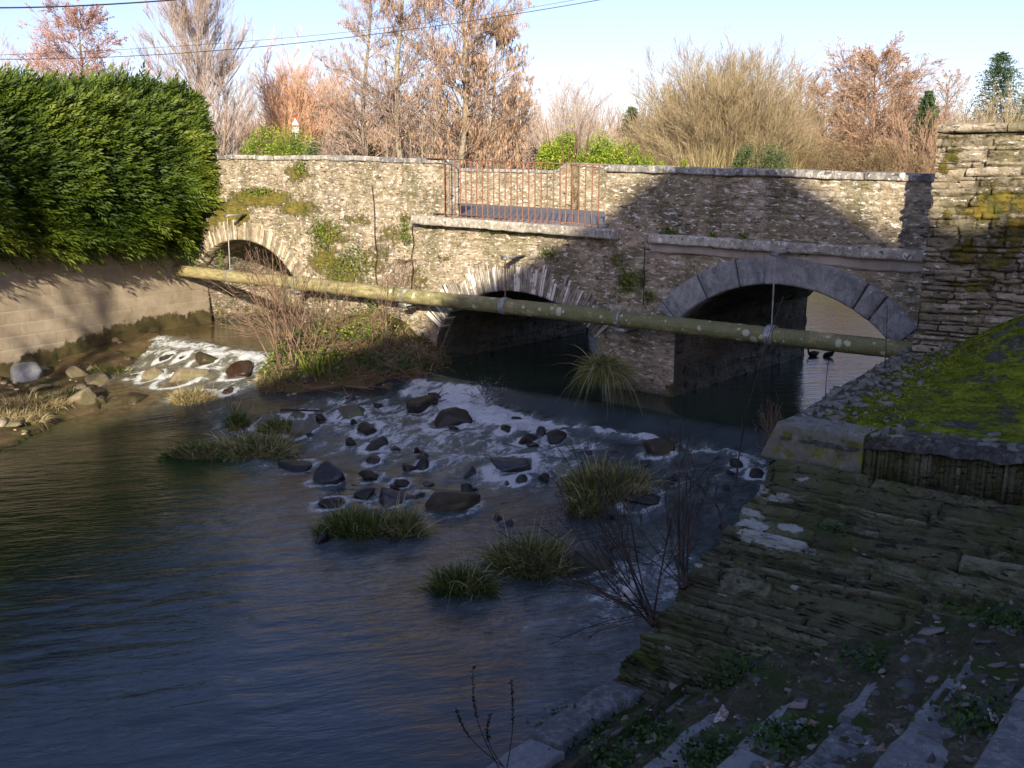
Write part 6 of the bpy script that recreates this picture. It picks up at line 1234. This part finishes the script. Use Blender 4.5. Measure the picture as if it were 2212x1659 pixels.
# ================================================================= road sign, far roof, overhead cables
p = at_depth(643, 397, 33); post_z = at_depth(643, 275, 33)[2]
sign = tag(empty('road_sign', (p[0], p[1], GZ)), 'triangular white warning sign with a red rim above the flowering green bush', 'road sign')
s = NT('sign_white'); M['white'] = s.done(s.pbsdf((.8, .8, .8), .4)); s = NT('sign_red'); M['red'] = s.done(s.pbsdf((.6, .05, .05), .4))
zc_ = at_depth(643, 264, 33)[2] - GZ
def prism(tri, y0, y1, mat, name):
    m = MB(); a = np.array([(x, y0, z) for x, z in tri]); b = a + (0, y1 - y0, 0); n = len(tri); m.add(np.concatenate((a, b)), [(i, (i + 1) % n, n + (i + 1) % n, n + i) for i in range(n)]); m.T = [(0, i, i + 1) for i in range(1, n - 1)] + [(n, n + i + 1, n + i) for i in range(1, n - 1)]; return m.build(name, mat, sign)
prism([(-.16, zc_ - .12), (.16, zc_ - .12), (0, zc_ + .22)], 0, .02, M['red'], 'sign_plate'); prism([(-.115, zc_ - .09), (.115, zc_ - .09), (0, zc_ + .155)], -.006, .0, M['white'], 'sign_face'); prism([(-.11, zc_ - .33), (.11, zc_ - .33), (.11, zc_ - .14), (-.11, zc_ - .14)], 0, .02, M['white'], 'lower_panel')
m = MB(); m.tube(np.array([(0, .04, 0), (0, .04, zc_ + .1)]), .025, 8); m.build('post', M['steel'], sign)
p = at_depth(520, 397, 48); cot = tag(empty('cottage', (p[0], p[1], GZ)), 'low cottage with a grey slate roof half hidden behind the hedge end and trees', 'house'); zr_ = at_depth(520, 300, 48)[2] - GZ
mb = MB(); mb.box(-3.2, 3.2, 0, 5, 0, zr_ - 1.2); mb.build('wall', m_plain('cottage_wall', (.35, .32, .28), (.5, .46, .4)), cot)
mb = MB(); mb.add([(-3.5, -.3, zr_ - 1.35), (3.5, -.3, zr_ - 1.35), (3.5, 2.5, zr_), (-3.5, 2.5, zr_), (-3.5, 5.3, zr_ - 1.35), (3.5, 5.3, zr_ - 1.35)], [(0, 1, 2, 3), (3, 2, 5, 4)]); mb.T = [(0, 3, 4), (1, 5, 2)]; mb.build('roof', m_plain('slate_roof', (.12, .12, .14), (.24, .24, .27)), cot)
mb = MB(); mb.box(-2.6, -2.1, 2.2, 2.8, zr_ - .4, zr_ + .55); mb.build('chimney', m_plain('chimney', (.3, .2, .15), (.45, .3, .22)), cot)
s = NT('cable_black'); M['cable'] = s.done(s.pbsdf((.03, .03, .035), .6))
def cable(label, pts, Y, r):
    P = np.array([at_depth(a, b, y_) for (a, b), y_ in zip(pts, Y)]); t = np.linspace(0, 1, 40); k = np.linspace(0, 1, len(P)); c = np.stack([np.polyval(np.polyfit(k, P[:, i], 2), t) for i in range(3)], -1); m = MB(); m.tube(c - c[0], r, 6); o = m.build('overhead_cable', M['cable']); o.location = tuple(c[0]); tag(o, label, 'cable', 'overhead cables')
cable('thick twisted cable crossing the top left corner of the sky', [(-160, 12), (180, 12), (620, -22)], [17, 18, 19.5], .013)
cable('lower of the two thin cables, crossing in front of the alders', [(-120, 126), (540, 103), (1310, -3)], [24, 24, 24], .008)
cable('upper fainter thin cable just above the other one', [(-120, 122), (640, 80), (1260, -4)], [24.6, 24.6, 24.6], .0045)

# ================================================================= house behind the photographer (casts the big shadow) and a bare tree
hs = tag(empty('stone_house', (1.0, -10, -1.9)), 'stone house with a gable on the near bank, shading the river', 'house')
prof = [(-12.5, 3.0), (-9.3, 3.8), (-6.3, 5.1), (-4.2, 5.95), (-2.8, 6.7), (-1.7, 7.08), (-.5, 7.5), (.6, 8.12), (1.25, 8.35), (1.95, 7.75), (3.1, 6.66), (3.6, 6.25), (14, 6.3)]
x = np.array([a for a, _ in prof]); zt_ = np.array([b for _, b in prof]); xs = np.linspace(x[0], x[-1], 140); zs = np.interp(xs, x, zt_)
mb = MB()
for Y_ in (0, -9.0): mb.grid(np.array([np.stack((xs - 1.0, Y_ + 0 * xs, -.1 + 0 * xs), -1), np.stack((xs - 1.0, Y_ + 0 * xs, zs + 1.9 - .12), -1)]), tone=.5, joint=0, moss=0)
for e in (0, -1): mb.add([(xs[e] - 1, 0, -.1), (xs[e] - 1, -9, -.1), (xs[e] - 1, -9, zs[e] + 1.78), (xs[e] - 1, 0, zs[e] + 1.78)], [(0, 1, 2, 3)], tone=.5, joint=0, moss=0)
mb.build('wall', M['bridge'], hs)
mb = MB(); mb.grid(np.array([np.stack((xs - 1.0, Y_ + 0 * xs, zs + 1.9 - d_), -1) for Y_, d_ in ((.2, .12), (.2, 0), (-9.2, 0), (-9.2, .12))])); mb.build('roof', m_plain('house_roof', (.08, .08, .09), (.16, .16, .18)), hs)
for (a, b) in [(-.6, 3.4), (1.4, 3.4), (-5, 1.6), (6, 3.0), (9, 3.0)]:
    mb = MB(); mb.box(a - .55, a + .55, .0, .06, b - .7, b + .7); w_ = mb.build('window_frame', M['white'], hs); mb = MB(); mb.box(a - .45, a + .45, .06, .066, b - .6, b + .6); mb.build('pane', m_plain('pane', (.02, .02, .025), (.04, .04, .05), 3, .1), w_)
mb = MB(); mb.box(3.6, 4.6, 0, .06, 0, 2.1); mb.build('door', m_plain('door_paint', (.1, .12, .1), (.16, .19, .16)), hs)
def bank_tree(x, y, H, R, label):
    root = tag(empty('bare_tree', (x, y, -1.9)), label, 'tree', None); m = 34; h = rng.uniform(.3, .95, m); az = rng.uniform(0, 6.28, m); el = np.radians(rng.uniform(25, 60, m)); d = np.stack((np.cos(az) * np.cos(el), np.sin(az) * np.cos(el), np.sin(el)), -1); q = (np.stack((0 * h, 0 * h, h * H), -1), d, R * (1.2 - h) * rng.uniform(.8, 1.2, m), np.zeros((m, 3)), np.full(m, .05)); A = [curve_segs(*q, np.full(m, .02), 3)]; c = children(*q, 6, .2, 1, .7, .1, .5); A.append(curve_segs(c[0], c[1], c[2], c[3], np.full(len(c[2]), .025), np.full(len(c[2]), .012), 2))
    c2 = children(*c, 3, .2, 1, .7, .1, .5); A.append(curve_segs(c2[0], c2[1], c2[2], c2[3], np.full(len(c2[2]), .014), np.full(len(c2[2]), .008), 1))
    S = np.concatenate(A); V, Q = segs_arrays(S, 3); npmesh('crown', V, Q, T_brown, root, attrs={'tone': np.full(len(V), .5)}); m = MB(); m.tube(np.array([(0, 0, 0), (.1, 0, H)]), np.array((.16, .03)), 10); m.build('trunk', bk1, root)
bank_tree(-9.9, 1.0, 8.2, 1.8, 'bare tree on the near bank, dappling the block wall')
bank_tree(-13.0, 3.0, 7.5, 2.0, 'second bare tree farther left on the near bank')

# ================================================================= camera, light, sky
cam = bpy.data.cameras.new('camera'); co = bpy.data.objects.new('camera', cam); COL.objects.link(co); co.location = (0, 0, 0); co.rotation_euler = (math.pi / 2 - PIT, 0, 0)
cam.sensor_width = 36; cam.lens = 36 * F / 2212.0; cam.clip_start = .05; cam.clip_end = 2000; scene.camera = co
SUN_AZ = math.radians(4.0); SUN_EL = math.radians(17.5)        # light travels towards +Y
sun = bpy.data.lights.new('sun', 'SUN'); so = bpy.data.objects.new('sun', sun); COL.objects.link(so); sun.energy = 4.8; sun.angle = math.radians(.6); sun.color = (1.0, .87, .66)
so.rotation_euler = (math.pi / 2 - SUN_EL, 0, -SUN_AZ)
w = bpy.data.worlds.new('World'); scene.world = w; w.use_nodes = True; nt = w.node_tree; nt.nodes.clear()
sky = nt.nodes.new('ShaderNodeTexSky'); sky.sky_type = 'NISHITA'; sky.sun_disc = False; sky.sun_elevation = SUN_EL; sky.sun_rotation = math.pi + SUN_AZ; sky.air_density = 1.0; sky.dust_density = 1.2; sky.ozone_density = 1.6; sky.altitude = 50
bgn = nt.nodes.new('ShaderNodeBackground'); bgn.inputs['Strength'].default_value = .112; on = nt.nodes.new('ShaderNodeOutputWorld'); tm = nt.nodes.new('ShaderNodeMix'); tm.data_type = 'RGBA'; tm.blend_type = 'MULTIPLY'; tm.inputs[0].default_value = 1; tm.inputs[7].default_value = (1.01, .905, 1.13, 1); nt.links.new(sky.outputs[0], tm.inputs[6]); nt.links.new(tm.outputs[2], bgn.inputs[0]); nt.links.new(bgn.outputs[0], on.inputs[0])
scene.view_settings.view_transform = 'Standard'; scene.view_settings.look = 'None'; scene.view_settings.exposure = .92; scene.view_settings.gamma = 1.0
